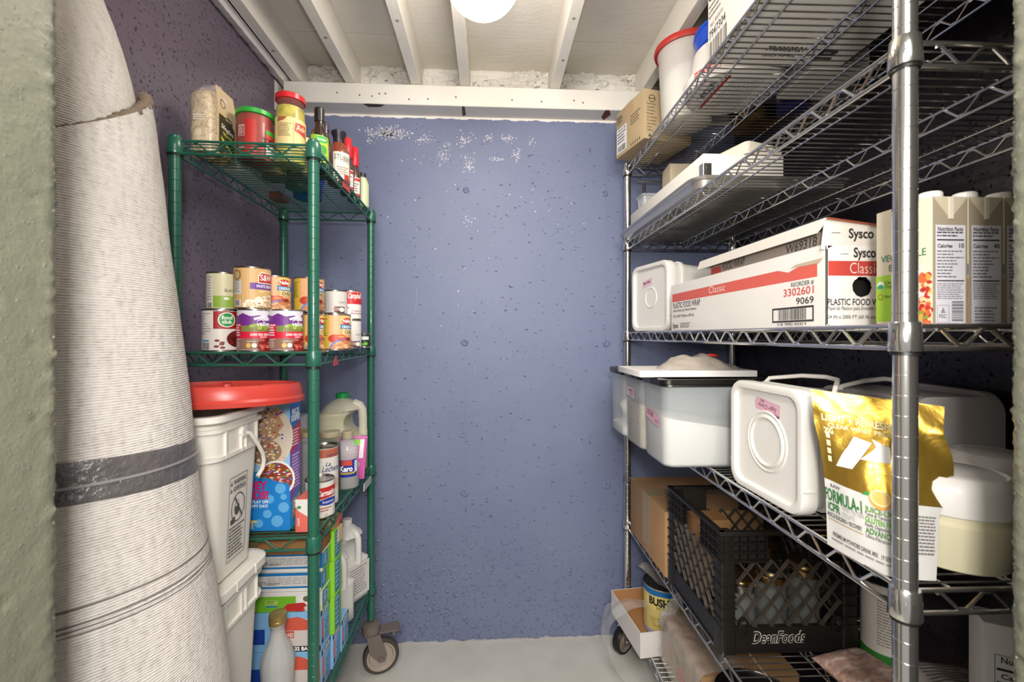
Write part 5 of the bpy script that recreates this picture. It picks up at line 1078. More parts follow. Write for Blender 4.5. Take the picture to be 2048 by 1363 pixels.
# broth cartons
M_bei = mat('#d8cdb4', .4); M_broth2 = mat('#c2b69c', .45)
def broth(x, y, label, kind):
    t = thing('broth_carton', label, 'carton', (x, y, zu), 0, 'broth cartons at the end of the third chrome shelf')
    a, b_, h = .93, 1.62, 6.5
    MB().rbox(-a, a, -b_, b_, 0, h, r=.05, e=.04, n=2).build('carton_body', M_bei, t)
    MB().lathe([(.5, 0), (.52, .05), (.52, .42), (.46, .5)], 28).xf(Matrix.Translation((.05, -.55, h))).build('screw_cap', mat('#dedbd6', .4), t)
    MB().rings([[(p[0], -b_ - k, p[1]) for p in ((-a, h - .02), (a, h - .02), (.12, h - 1.0), (-.12, h - 1.0))] for k in (0, .03)]).build('folded_ear', M_broth2, t)
    MB().box(-.1, .1, -b_ - .09, -b_, h - 1.15, h - .05).build('fold_seam', mat('#d6cdbb', .4), t)
    D = Dec(front(a, b_, h)); w = 2 * a
    D.rect(0, w, 0, h - .02, '#9b8f78', 1); D.rect(.15, w - .12, .05, 5.05, '#cfcbd0', 2)
    k = '#3c3a3c'
    D.text('Nutrition Facts', w / 2, 4.75, .2, k, 3, w=1.35, bold=.03); D.lines(.22, w - .2, 4.38, 4.7, 2, k, 3); D.rect(.22, w - .2, 4.26, 4.33, '#1c1a1c', 3); D.text('Calories', .24, 3.9, .19, k, 3, al='l', w=.8, bold=.03); D.text('10' if kind == 0 else '40', w - .2, 3.9, .22, k, 3, al='r', bold=.03)
    D.lines(.22, w - .2, 2.3, 3.75, 9, '#5c595c', 3, fill=.35, rag=.5); D.rect(.22, w - .2, 2.2, 2.26, '#1c1a1c', 3)
    D.lines(.22, w - .2, 1.25, 2.1, 8, '#77737a', 3, fill=.4, rag=.15)
    if kind == 0: 
        D.bars(.22, .9, 0, 0, k) if 0 else None
        for i in range(12): D.rect(1.0, 1.62, .2 + i * .085, .2 + i * .085 + random.Random(i).choice((.03, .05)), k, 3)
        D.frame(.22, .85, .1, 1.0, .02, '#8c888c', 3); D.text('FSC', .52, .35, .18, '#6c686c', 3); D.poly([(.4, .6), (.66, .6), (.53, .9)], '#8c888c', 3)
    else: D.lines(.3, w - .3, .1, .9, 5, '#77737a', 3)
    D.done(t)
    D = Dec(left(a, b_, h)); w = 2 * b_
    if kind == 0:
        D.rect(0, 1.45, .25, 2.85, '#9fc63c', 1); D.text('VEGETABLE', w / 2, 3.6, .36, '#2f7d52', 2, w=2.6); D.text('BROTH', w / 2, 3.05, .36, '#2f7d52', 2, w=1.6); D.rect(.95, 2.2, 4.2, 4.23, '#8c8a6a', 2)
        D.ell(.3, 2.3, .22, .24, '#e0e6dc', 3); D.ell(.3, 2.22, .2, .13, '#3d9a78', 4); D.text('Certified', .58, 2.35, .18, '#4f7a2c', 3, al='l'); D.text('Organic', .58, 2.13, .18, '#4f7a2c', 3, al='l'); D.ring(.3, 1.65, .17, .04, '#a85a3a', 3); D.text('No MSG', .58, 1.58, .16, '#4f7a2c', 3, al='l')
        D.ell(w - .35, 1.4, 1.1, 1.75, '#dcd6cc', 2, a0=pi / 2, a1=3 * pi / 2); R = random.Random(4)
        for i in range(110):
            x = w - .02 - abs(R.gauss(0, .42)); z = R.uniform(.05, 2.6)
            if x > w - 1.1 * max(.2, 1 - ((z - 1.4) / 1.8) ** 2) - .1: D.ell(x - .1, z, R.uniform(.08, .2), R.uniform(.08, .17), R.choice(('#c23a2c', '#d9a24a', '#7d9a3c', '#e0c89a', '#b8302a', '#d96a3c')), 3, n=8)
    else:
        D.rect(0, w, 2.55, 3.1, '#1f4f96', 1); D.rect(0, w, 0, 2.35, '#a8503c', 1); D.rect(0, w, 2.35, 2.5, '#b9a24a', 1)
    D.done(t)
for x, lb, k in ((23.3, 'vegetable broth carton with a green label panel, nearest the food wrap box', 0), (25.22, 'second broth carton with a blue and tomato red side', 1), (27.14, 'third broth carton half hidden by the doorway', 1)):
    broth(x, 22.7, lb, k)
# ------------------------------------------------------------------ chrome rack, fourth shelf
zv = 36.0
M_bin = mat('#cdd2d2', .22, alpha=.42, spec=.7)
M_blk = mat('#14110f', .3)
def bin_(y0, y1, label, fillm, top_, tape=None, seed=0, grp='frosted food bins with black lids'):
    t = thing('food_storage_bin', label, 'bin', (22.9, (y0 + y1) / 2, zv), 0, grp)
    a, b_, h = 6.5, (y1 - y0) / 2, 8.1
    MB().rings([rrect(-a + k, a - k, -b_ + k, b_ - k, z, .95, 5) for z, k in ((0, .5), (.08, .3), (.35, .12), (h - .1, .0), (h, -.08), (h, .06), (h - .2, .1))], cap1=False).build('bin_body', M_bin, t, ang=50)
    b = MB(); rows = [rrect(-a + k, a - k, -b_ + k, b_ - k, z, .9, 5) for z, k in ((.1, .45), (.4, .22))]
    rim = [(x, y, top_(x, y)) for x, y, z in rrect(-a + .18, a - .18, -b_ + .18, b_ - .18, 0, .85, 5)]
    b.rings(rows + [rim] + [[(x * .6, y * .6, top_(x * .6, y * .6) + .1) for x, y, z in rim], [(x * .05, y * .05, top_(0, 0) + .15) for x, y, z in rim]]); b.build('contents', fillm, t, ang=60)
    MB().rings([rrect(-a + k, a - k, -b_ + k, b_ - k, z, .95, 5) for z, k in ((h - .42, -.1), (h - .38, -.2), (h - .2, -.16), (h - .15, -.24), (h + .22, -.22), (h + .3, -.05), (h + .3, .25), (h + .16, .4))]).build('lid', M_blk, t, ang=40)
    b = MB()
    for x in (-a - .2,): 
        MB().rbox(x - .06, x + .12, -.8, .8, h - .35, h + .1, r=.05, e=.03, n=2).build('lid_latch', M_blk, t)
    D = Dec(plane((-a - .01, b_, 0), (0, -1, 0), (0, 0, 1)))
    if tape: tape(D); D.done(t, 'tape_label')
    else: D.bm.free()
    return t
g = NT('sugar'); sg = g.out('#e9e5de', .7, g.bump(g.noise(400, 2), .2, .001))
g = NT('rice_grains'); v = g.voro(190, g.map((1, 1, .7))); rc = g.out(g.ramp(v, [(0, '#e4d8c2'), (.6, '#b9a78a')]), .6, g.bump(v, .6, .002))
bin_(40.4, 46.3, 'nearest frosted bin half full of white sugar, with a pink tape label', sg, lambda x, y: 4.9 - .17 * (x + 6.5) + .012 * (x + 2) ** 2 * .3 + .06 * y, lambda D: D.poly([(1.2, 4.2), (4.6, 3.6), (4.6, 4.7), (1.2, 5.2)], '#cfa3b2', 1).text('SUGAR', 2.3, 4.45, .5, '#7d1f33', 2, w=1.7, rot=-9).text('NOTE', 4.0, 3.95, .3, '#9a4a5c', 2, w=.9, rot=-9))
bin_(46.7, 52.6, 'middle frosted bin filled with pale rice', rc, lambda x, y: 4.9 + .15 * nz((x, y, 0), .6, 2), lambda D: D.poly([(1.0, 5.6), (3.6, 5.4), (3.6, 6.5), (1.0, 6.6)], '#d3b3c0', 1).text('JASMINE', 2.3, 6.05, .3, '#5c1f3c', 2, w=1.7, rot=-4).text('RICE', 2.5, 5.65, .28, '#5c1f3c', 2, w=1.0, rot=-4))
def flour(x, y): return 1.3 + .2 * nz((x, y, 2), .5, 2)
t = bin_(53.0, 58.9, 'farthest frosted bin with a little flour and a white scoop inside', sg, flour, seed=3)
MB().grid(lambda u, v: (-4.5 + 1.6 * cos(2 * pi * u) * sin(pi * v) + .2 * nz((u * 4, v * 4, 1), 1), -.4 + 1.7 * sin(2 * pi * u) * sin(pi * v), 3.4 - 1.3 * cos(pi * v) + .15 * nz((u * 5, v * 5, 3), 1)), 24, 14, wrap=True).build('white_bundle', mat('#e8e3d8', .6), t, ang=60)
t = thing('white_board', 'thin white board lying across the black bin lids', 'board', (20.5, 45.6, zv + 8.46))
MB().rbox(-5.9, 5.9, -3.6, 3.6, 0, .62, r=.06, e=.04, n=2).build('board_panel', mat('#dcd8d2', .4), t)
t = thing('grey_plastic_bag', 'crumpled thin grey plastic bag lying on the white board', 'plastic bag', (22.6, 45.2, zv + 9.1))
def crump(u, v):
    a = 2 * pi * u; q = (1 - v) ** .55
    x = 3.9 * cos(a) * q - (1.0 if cos(a) < 0 else 0) * q * abs(cos(a)) * 1.2; y = 2.2 * sin(a) * q; z = 1.75 * v * (1.0 - .12 * x) 
    return (x + .2 * nz((x, y, z), .9, 4), y + .2 * nz((x, y, z), .9, 9), max(0.0, z * (.8 + .35 * nz((x, y, 1), .8, 2)) + .12 * nz((x * 2, y * 2, z * 2), 1, 3) * (v > .05)))
MB().grid(crump, 48, 18, wrap=True).build('bag_film', mat('#9f958a', .35, alpha=.9, bump=.3, bscale=70), t, ang=50)
MB().rings([[(.6 + .9 * cos(k), .1 + .45 * sin(k), z + .06 * sin(3 * k)) for k in [2 * pi * j / 14 for j in range(14)]] for z in (1.2, 1.45)]).build('red_seal', mat('#c8322c', .4), t)
bigp = lidpail('square_pail', 'large white square pail lying on its side with a pink note on its lid', (20.95, 32.75, zv), math.radians(1), True, 4.3, 4.4, 8.2)
MB().tube([(1.6, -4.35, 5.2), (2.0, -4.2, 7.4), (3.0, -3.5, 8.9), (4.6, -1.8, 9.25), (5.2, 0, 9.3), (4.6, 1.8, 9.25), (3.0, 3.5, 8.9), (2.0, 4.2, 7.4), (1.6, 4.35, 5.2)], .17, 8).build('bail_handle', mat('#d8d2c9', .4), bigp)
t = thing('square_pail', 'grey white square pail lying behind the gold pouch, its bail handle up', 'bucket', (34.0, 35.2, zv), 0, 'square white pails lying on the chrome shelves')
M2 = mat('#bdb6b2', .4)
MB().rings([rrect(-3.5 + k, 3.5 - k, -4.0 + k, 4.0 - k, z, 1.3, 6) for z, k in ((0, .3), (.15, .1), (8.2, 0), (9.5, -.05))]).xf(Matrix.Translation((0, 4.4, 4.02)) @ Matrix.Rotation(pi / 2, 4, 'X')).build('pail_body', M2, t, ang=40)
MB().tube([(-3.6, 2.6, 4.2), (-3.7, 2.3, 6.4), (-3.2, 1.7, 8.1), (-1.6, 1.2, 8.6), (0, 1.0, 8.8), (1.6, 1.2, 8.6), (3.2, 1.7, 8.1), (3.7, 2.3, 6.4), (3.6, 2.6, 4.2)], .2, 8).build('bail_handle', mat('#d8d2c9', .4), t)
# gold protein pouch
t = thing('protein_pouch', 'gold and white stand-up protein powder pouch behind the front chrome post', 'pouch', (20.3, 25.3, zv))
P0 = [(0, .1), (.05, -1.3), (.18, -2.6), (.55, -3.55), (1.4, -3.85), (2.5, -4.0)]
TL, TR = Vector((-.2, 1.2, 9.15)), Vector((4.75, -2.35, 8.6))
def fr(s, u, l=0):
    p0 = cat([(x, y, 0) for x, y in P0], s); p1 = TL.lerp(TR, s)
    k = u ** .85
    side = .38 * math.exp(-((s - .5) / .35) ** 2) * math.sin(pi * min(1, u / .82)) if u < .82 else 0
    n = Vector((-.6, -.8, 0))
    wr = .11 * nz((s * 6, u * 5, 2), 1, 4) * (1 if .3 < u < .86 else .35) + (.05 * sin(s * 22 + u * 30) * .3 if u > .8 else 0)
    x = p0.lerp(p1, k) + n * (side + wr * 1.2 + l)
    if s > .75 and .3 < u < .8: x += Vector((.75, .05, 0)) * ((s - .75) / .25) * sin(pi * (u - .3) / .5)
    if s < .25 and u < .75: x += Vector((.25, 0, 0)) * (1 - s / .25) * sin(pi * u / .75)
    return x
def bk(s, u):
    p0 = cat([(0, .1, 0), (1.0, .9, 0), (2.6, .3, 0), (2.9, -1.6, 0), (2.5, -4.0, 0)], s); p1 = TL.lerp(TR, s)
    x = p0.lerp(p1, u ** .85) + Vector((.6, .8, 0)) * (.9 * sin(pi * s) * sin(pi * min(1, u * 1.1)) + .02)
    e = fr(0, u) * (1 - s) + fr(1, u) * s - (p0.lerp(p1, u ** .85) * 0 + (cat([(0, .1, 0), (1.0, .9, 0), (2.6, .3, 0), (2.9, -1.6, 0), (2.5, -4.0, 0)], 0).lerp(TL, u ** .85) * (1 - s) + cat([(0, .1, 0), (2.5, -4.0, 0)], 1).lerp(TR, u ** .85) * s))
    return x + e
g = NT('gold_foil'); gm = g.out('#c9a243', .3, g.bump(g.noise(28, 4, dist=.6), .35, .006), Metallic=.85)
M_pw = mat('#c6c3be', .35, bump=.15, bscale=40)
def band_g(u0, u1, m, nm, n):
    MB().grid(lambda s, v: tuple(fr(s, u0 + (u1 - u0) * v)), 56, n).build(nm, m, t, ang=70)
MB().grid(lambda s, v: tuple(bk(s, v)), 30, 30).build('back_film', gm, t, ang=70)
def split(s): return .36 - .02 * s
MB().grid(lambda s, v: tuple(fr(s, split(s) + (1 - split(s)) * v)), 60, 44).build('gold_front', gm, t, ang=70)
MB().grid(lambda s, v: tuple(fr(s, split(s) * v)), 60, 24).build('white_front', M_pw, t, ang=70)
Wp = 6.4; Hp = 9.0
D = Dec(lambda x, y, l: tuple(fr(x / Wp, y / Hp, l + .035)), ds=.12); D.dt = .12
wh = '#e9e6e0'
D.text('LIGHT + REFRESHING', 2.6, 7.0, .42, '#e6d9a8', 1, w=4.3, bold=.03); D.text('CLEAR WHEY PROTEIN', 2.7, 6.6, .26, '#e6d9a8', 1, w=3.9, bold=.02)
D.poly([(.95, 4.25), (1.9, 4.35), (3.0, 6.1), (2.1, 6.3), (1.75, 5.6), (1.35, 5.0)], wh, 2); D.poly([(2.35, 5.05), (3.9, 5.1), (3.9, 6.0), (3.0, 6.35), (3.2, 5.9), (2.85, 5.5)], wh, 2)
for i in range(4): D.rect(.5 + i * .02, .72 + i * .02, 4.4 + i * .5, 4.75 + i * .5, '#e6d9a8', 2)
D.text('20G', .75, 6.2, .35, '#e6d9a8', 2, w=.5, bold=.03)
D.poly([(2.3, 3.15), (2.6, 3.4), (2.95, 3.2)], '#2f8a3c', 3); D.ell(3.3, 3.1, .62, .5, '#d99a4c', 4); D.ell(3.3, 3.2, .56, .42, '#e9d9a0', 5); D.ell(3.3, 3.2, .46, .33, '#e3b45c', 6)
gr = '#2f6b35'
D.text('RAW', .45, 2.88, .18, '#4a4a42', 2, al='l', shear=.2); D.text('FORMULA-1', 1.15, 2.12, .62, gr, 2, w=2.3, bold=.03); D.text('ICPR', .6, 1.6, .4, gr, 2, w=.8, bold=.03)
D.text('WHEY PROTEIN', 1.75, 1.9, .24, '#a9a8a2', 3, w=1.25); D.text('ISOLATE', 1.5, 1.58, .24, '#a9a8a2', 3, w=.75); D.text('MUSCLE BUILDING + RECOVERY', 1.2, 1.28, .2, '#4a4a42', 2, w=2.1, bold=.02); D.rect(.2, 2.3, 1.14, 1.18, '#a98c4a', 2)
for i, (s1, s2) in enumerate((('JUICE-LIKE', 'Taste & Texture'), ('GLUTEN FREE', 'Easily Digestible'), ('ADVANCED', 'Ultra-Filtration'))):
    D.text(s1, 2.45, 2.35 - i * .52, .26, ('#5c8a34', '#5f9a30', '#4a7a3a')[i], 2, al='l', w=1.7, bold=.03); D.text(s2, 2.45, 2.15 - i * .52, .16, '#4c4c48', 2, al='l', w=1.35)
D.text('PREMIUM POWDER DRINK MIX   19 SERVINGS', 2.4, .45, .17, '#55534e', 2, w=3.8, bold=.02); D.lines(.4, 4.2, .2, .35, 1, '#8a8780', 2)
D.lines(5.0, 6.2, .8, 2.6, 12, '#6f6c68', 2, fill=.5, rag=.1)
D.done(t, kind='stuff')
# cream tub and its twin
M_tub = mat('#d8cfae', .35, sss=0); M_tlid = mat('#dbd7d0', .4)
def creamtub(x, y, label, k=1):
    t = thing('screw_top_tub', label, 'tub', (x, y, zv), 0, 'round tubs with white screw lids')
    MB().lathe([(2.25 * k, 0), (2.45 * k, .12), (2.75 * k, 2.0), (2.78 * k, 2.5), (2.62 * k, 2.7), (2.62 * k, 3.0), (2.7 * k, 3.1)], 48).build('tub_body', M_tub, t)
    MB().lathe([(2.72 * k, 3.0), (2.85 * k, 3.05), (2.85 * k, 4.3), (2.7 * k, 4.7), (2.4 * k, 4.95), (2.25 * k, 4.85), (2.0 * k, 4.98), (.01, 5.0)], 48, cap1=False).build('screw_lid', M_tlid, t)
creamtub(26.1, 23.75, 'cream coloured tub with a white screw lid beside the gold pouch')
creamtub(32.6, 26.9, 'second white lidded tub by the wall, behind the cream tub', .8)
t = thing('grey_tray', 'grey rounded tray standing on edge by the dark wall', 'tray', (38.6, 35.0, zv))
MB().rings([rrect(-4.6 + k, 4.6 - k, 0 + k, 8.2 - k, z, 1.5, 6) for z, k in ((-.35, .2), (-.3, 0), (.3, 0), (.35, .2))]).xf(Matrix.Rotation(math.radians(78), 4, 'Z') @ Matrix.Rotation(pi / 2, 4, 'X')).build('tray_shell', mat('#a39c9c', .4), t, ang=40)
# ------------------------------------------------------------------ chrome rack, fifth shelf
zw = 20.0
M_bbox = mat('#a47e56', .75, var=.07, vscale=9)
t, a, b_, h = carton('cardboard_box', 'plain brown cardboard box behind the black milk crate', 'box', 20.75, 33.5, 50.9, 63.6, zw, zw + 7.7, M_bbox)
MB().box(-a - .01, -a + .01, -1.3, 1.3, 1.0, h + .012).box(-a, a, -1.3, 1.3, h, h + .012).build('packing_tape', mat('#a08a68', .3), t)
# milk crate
M_crate = mat('#191613', .42, bump=.12, bscale=120, spec=.5)
M_crate2 = mat('#1f1b17', .5); M_lit_dusty = mat('#3d362e', .55, var=.25, vscale=40)  # lattice colour raised above the crate's for caught light as well as dust
cr = thing('milk_crate', 'black plastic milk crate with lattice sides and raised lettering', 'crate', (26.95, 43.95, zw), math.radians(-1))
A, B, Hc = 6.3, 6.05, 11.2
MB().rings([rrect(-A + k, A - k, -B + k, B - k, z, .4, 3) for z, k in ((.0, .35), (.35, .1), (.35, .9), (.9, .9))]).build('base', M_crate, cr, ang=40)
def side(M, half, holes=True, name='side_panel'):
    """one wall in the local frame: s in [-half, half], z up, thickness along +y inward"""
    mb = MB(); D_ = .45
    mb.box(-half, half, .12, .3, .3, 2.5); mb.box(-half, half, 0, D_, 2.42, 2.55); mb.box(-half, half, 0, D_, .28, .42)
    o = mb.xf(M).build('lower_band', M_crate, cr)
    for z0 in (8.35, 9.15, 9.95, 10.75):                            # rim flanges
        if holes and z0 < 10.5:
            hw = 2.0
            MB().box(-half, -hw, -.08, D_, z0, z0 + .13).box(hw, half, -.08, D_, z0, z0 + .13).xf(M).build('rim_flange', M_crate, cr) if False else (MB().box(-half, -hw, -.08, D_, z0, z0 + .13).xf(M).build('rim_flange', M_crate, cr), MB().box(hw, half, -.08, D_, z0, z0 + .13).xf(M).build('rim_flange', M_crate, cr))
        else: MB().rbox(-half - .05, half + .05, -.12, D_, z0, z0 + (.13 if z0 < 10.5 else .34), r=.05, e=.03, n=2).xf(M).build('rim_flange', M_crate, cr)
    rb = MB(); x = -half + .3
    while x < half:
        if not holes or abs(x) > 2.0: rb.box(x - .05, x + .05, .0, D_ - .1, 8.4, 10.8)
        x += .78
    rb.xf(M).build('rim_rib', M_crate, cr, kind='stuff')
    rp = MB()
    rp.box(-half, -2.0, .42, .52, 8.4, 10.8).box(2.0, half, .42, .52, 8.4, 10.8) if holes else rp.box(-half, half, .42, .52, 8.4, 10.8)
    rp.xf(M).build('rim_web', M_crate2, cr, kind='stuff')
    lt = MB(); z0, z1_ = 2.5, 8.4; w0 = half - 1.55; step = 1.55
    def bar(p, q):
        d = Vector((q[0] - p[0], 0, q[1] - p[1])); n_ = Vector((-d.z, 0, d.x)).normalized() * .055
        a0, b0 = Vector((p[0], 0, p[1])), Vector((q[0], 0, q[1]))
        lt.rings([[tuple(a0 + n_ + Vector((0, .06, 0))), tuple(a0 - n_ + Vector((0, .06, 0))), tuple(a0 - n_ + Vector((0, D_ - .05, 0))), tuple(a0 + n_ + Vector((0, D_ - .05, 0)))],
                  [tuple(b0 + n_ + Vector((0, .06, 0))), tuple(b0 - n_ + Vector((0, .06, 0))), tuple(b0 - n_ + Vector((0, D_ - .05, 0))), tuple(b0 + n_ + Vector((0, D_ - .05, 0)))]])
    k = -w0 - (z1_ - z0) * .8
    sl = .82                                                        # run over rise of the diagonals
    while k < w0:
        for sg in (1, -1):
            x0, x1 = k, k + (z1_ - z0) * sl; za, zb = z0, z1_
            if x0 < -w0: za += (-w0 - x0) / sl; x0 = -w0
            if x1 > w0: zb -= (x1 - w0) / sl; x1 = w0
            if zb - za > .2: bar((sg * x0, za), (sg * x1, zb))
        k += step
    lt.xf(M).build('lattice', M_lit_dusty, cr, kind='stuff')
def rotz(a, off): return Matrix.Rotation(a, 4, 'Z') @ Matrix.Translation((0, -off, 0))
side(rotz(0, B), A); side(rotz(pi, B), A); side(rotz(-pi / 2, A), B); side(rotz(pi / 2, A), B)
for sx_ in (-1, 1):
    for sy_ in (-1, 1):
        x0, x1 = sorted((sx_ * (A + .02), sx_ * (A - 1.45))); y0, y1 = sorted((sy_ * (B + .02), sy_ * (B - 1.45)))
        MB().rings([rrect(x0, x1, y0, y1, z, .22, 3) for z in (.15, 2.6)] + [rrect(x0 + .06, x1 - .06, y0 + .06, y1 - .06, z, .2, 3) for z in (2.62, 8.4)] + [rrect(x0 + .15, x1 - .15, y0 + .15, y1 - .15, z, .2, 3) for z in (8.42, 10.9)]).build('corner_post', M_crate, cr)
        for k in range(5): MB().box(x0 - .03 * (sx_ < 0), x1 + .03 * (sx_ > 0), y0 - .03 * (sy_ < 0), y1 + .03 * (sy_ > 0), 3.2 + k * 1.0, 3.28 + k * 1.0).build('post_ridge', M_crate, cr)
for q in (-1, 1):
    MB().lathe([(.5, 0), (.72, 0), (.72, .22), (.5, .22)], 24, cap0=False, cap1=False).xf(Matrix.Translation((q * (A - 2.05), -B + .1, 2.6)) @ Matrix.Diagonal((.75, 1, 1.25, 1)) @ Matrix.Rotation(pi / 2, 4, 'X')).build('drain_ring', M_crate, cr)
    MB().lathe([(.5, 0), (.72, 0), (.72, .22), (.5, .22)], 24, cap0=False, cap1=False).xf(Matrix.Translation((-A + .1, q * (B - 2.05), 2.6)) @ Matrix.Diagonal((1, .75, 1.25, 1)) @ Matrix.Rotation(pi / 2, 4, 'X') @ Matrix.Rotation(0, 4, 'Z')).build('drain_ring', M_crate, cr) if False else None
D = Dec(plane((-A, -B + .1, 0), (1, 0, 0), (0, 0, 1)))
D.text('DeanFoods', 5.3, 1.12, .98, mat('#b9b2a8', .5), 1, w=4.9, bold=.055, shear=.25); D.text('DeanFoods', 5.3, 1.12, .98, mat('#181512', .5), 4, w=4.9, bold=.012, shear=.25)
D.done(cr, 'raised_lettering', label='pale outlined lettering')
# canning jars in the crate
M_lidg = mat('#a98a52', .3, 1); M_lids = mat('#b9b3a8', .25, 1)
gj = 'canning jars inside the milk crate'
for i, (x, y, h, lb) in enumerate(((23.6, 40.3, 6.2, 'small canning jar in the front corner of the crate by the aisle'), (26.8, 40.6, 6.7, 'canning jar in the crate behind the lattice centre'), (30.0, 40.6, 7.2, 'canning jar with a gold lid in the crate corner by the wall'), (24.6, 43.7, 6.4, 'canning jar in the second row of the crate, aisle side'), (28.0, 43.9, 7.4, 'canning jar in the second row of the crate, wall side'), (30.6, 46.6, 6.0, 'canning jar at the back of the crate by the wall'))):
    j = jar('canning_jar', lb, x, y, zw + .92, 1.35, h - 1.6, mat('#6c655c', .3, alpha=.2), (M_lids, M_lidg, M_lidg, M_lids, M_lidg, M_lids)[i], glass=mat('#9aa09c', .06, alpha=.2, spec=1.0), neck=.96, lidh=.55, group=gj)
    for k in range(3): MB().lathe([(1.2, 0), (1.38, .02), (1.38, .16), (1.2, .18)], 28).xf(Matrix.Translation((.08 * k, .1 * (k % 2), h - 1.58 + k * .2)) @ Matrix.Rotation(.08 * (k - 1), 4, 'X')).build('ring_band', (M_lidg, M_lids)[(i + k) % 2], j)
t, a, b_, h = carton('kraft_packet', 'small brown packet standing in the crate by the far lattice', 'packet', 22.5, 26.0, 46.2, 49.0, zw + .95, zw + 8.6, mat('#9c7248', .7))
# white tin with a green band
can('green_banded_can', 'tall white tin with a green band beside the milk crate', 35.3, 37.4, zw, 1.85, 6.9, '#cfc8be', lambda D, r, h: D.rect(-2.6, 2.6, .15, 1.0, '#2f7a2a', 1).lines(-.6, 1.6, 1.6, 5.6, 16, '#8a8078', 2, fill=.4).rect(-.6, 1.2, 5.9, 6.2, '#4a443e', 2))
def pillow(name, label, cat_, x, y, z, a, b_, h, m, rz=0, seed=1, extra=None):
    t = thing(name, label, cat_, (x, y, z), rz)
    def f(u, v, sg):
        s, q = 2 * u - 1, 2 * v - 1; e = max(0, (1 - abs(s) ** 3) * (1 - abs(q) ** 3)) ** .5
        p = (s * a, q * b_, h * .5 + sg * h * .5 * e * (.85 + .3 * nz((s * 2, q * 2, seed), 1)))
        return (p[0] + .12 * nz((s * 4, q * 4, seed), 1), p[1], max(.0, p[2]))
    MB().grid(lambda u, v: f(u, v, 1), 30, 30).grid(lambda u, v: f(1 - u, v, -1), 30, 30).build('bag_body', m, t, ang=60)
    if extra: extra(t, f)
    return t
g = NT('grain_in_clear_bag'); v = g.noise(70, 3, g.map((.4, 1, 1)), dist=1.0); gr_ = g.out(g.ramp(v, [(.3, '#8c6a58'), (.55, '#b9988a'), (.7, '#d8c6ba')]), .3, g.bump(v, .5, .003))
pillow('grain_bag', 'clear bag of brownish grain lying on the fifth chrome shelf', 'bag', 30.8, 33.7, zw, 2.6, 3.3, 1.7, gr_, .2, 2)
def stripes(t, f):
    D = Dec(lambda x, y, l: (lambda p: (p[0], p[1], p[2] + .03 + l))(f(x, y, 1)), ds=.07); D.dt = .07
    for i in range(14): D.rect(.12, .12 + .75 * random.Random(i).uniform(.5, 1), .08 + i * .06, .105 + i * .06, '#5f5752', 1)
    D.rect(.1, .9, .92, .95, '#b0382f', 2); D.done(t)
pillow('printed_bag', 'grey printed bag lying beside the grain bag near the wall', 'bag', 36.9, 32.4, zw, 2.7, 2.8, 1.6, mat('#9c948c', .3), -.2, 5, stripes)
t, a, b_, h = carton('nutrition_label_box', 'white box with a nutrition panel, half hidden by the doorway on the fifth shelf', 'box', 32.9, 39.2, 27.6, 30.6, zw + 1.7, zw + 10.6, mat('#d9d5d0', .5)) if False else carton('nutrition_label_box', 'white box with a nutrition panel half hidden by the doorway', 'box', 32.3, 37.9, 25.45, 27.55, zw, zw + 9.9, mat('#d3cfcc', .5), rz=math.radians(-30))
D = Dec(front(a, b_, h)); D.frame(.5, 4.4, 1.2, 8.0, .03, '#4a4748', 2); D.text('Nutrition Facts', 2.2, 7.5, .4, '#3a3839', 2, w=2.8, bold=.02); D.rect(.6, 4.3, 7.0, 7.15, '#2a2829', 2); D.text('Calories 70', 2.0, 6.5, .32, '#3a3839', 2, w=2.4, bold=.02); D.lines(.6, 4.3, 1.4, 6.3, 12, '#6f6c6c', 2, fill=.3); D.lines(1.6, 3.8, 8.6, 9.0, 2, '#9a9794', 2); D.done(t)
# ------------------------------------------------------------------ chrome rack, lowest shelf
zx = 6.5
M_tray = mat('#d6d1cc', .5)
t = thing('cardboard_tray', 'shallow white cardboard tray holding a big bean tin on the lowest chrome shelf', 'tray', (23.5, 61.7, zx), math.radians(6.3))
a, b_, h, th = 4.4, 4.95, 3.3, .1
MB().rings([rrect(-a, a, -b_, b_, 0, .04, 1), rrect(-a, a, -b_, b_, h, .04, 1), rrect(-a + th, a - th, -b_ + th, b_ - th, h, .04, 1), rrect(-a + th, a - th, -b_ + th, b_ - th, .1, .04, 1)]).build('tray_body', M_tray, t, ang=20)
for x0, x1, y0, y1 in ((-a + th, a - th, b_ - th - .03, b_ - th), (-a + th, -a + th + .03, -b_ + th, b_ - th), (a - th - .03, a - th, -b_ + th, b_ - th), (-a + th, a - th, -b_ + th, -b_ + th + .03)):
    MB().box(x0, x1, y0, y1, .1, h - .03).build('inner_liner', mat('#a97a4c', .75), t)
MB().box(-a + .14, a - .14, -b_ + .14, b_ - .14, .1, .14).build('tray_bottom', mat('#a97a4c', .75), t)
def bush(D, r, h):
    D.rect(-4.5, 4.5, h - 1.0, h - .2, '#1c6aa8', 1); D.rect(-4.5, 4.5, .2, h - 1.0, '#d8c27c', 1); D.ell(-.2, 4.7, 2.4, 1.0, '#e3cf7a', 2); D.text("BUSH'S", -.2, 4.35, 1.0, '#35332c', 3, w=3.6, bold=.05); D.text('BEST', -.3, 3.85, .36, '#6b5c2c', 3); D.poly([(-2, 2.6), (1.6, 2.9), (2.4, 1.6), (-1.4, 1.3)], '#c2b05a', 3); D.ell(.8, 3.1, .9, .4, '#8a9a4a', 4); D.text('GARBANZO', .4, 1.8, .55, '#e9e2c0', 5, w=2.8, shear=.2); D.rect(-4.5, 4.5, .2, .7, '#9aa0b8', 2)
can('large_bean_can', 'big blue and yellow bean tin standing in the white tray', 25.0, 62.1, zx + .15, 2.75, 6.6, '#d3bd78', bush)
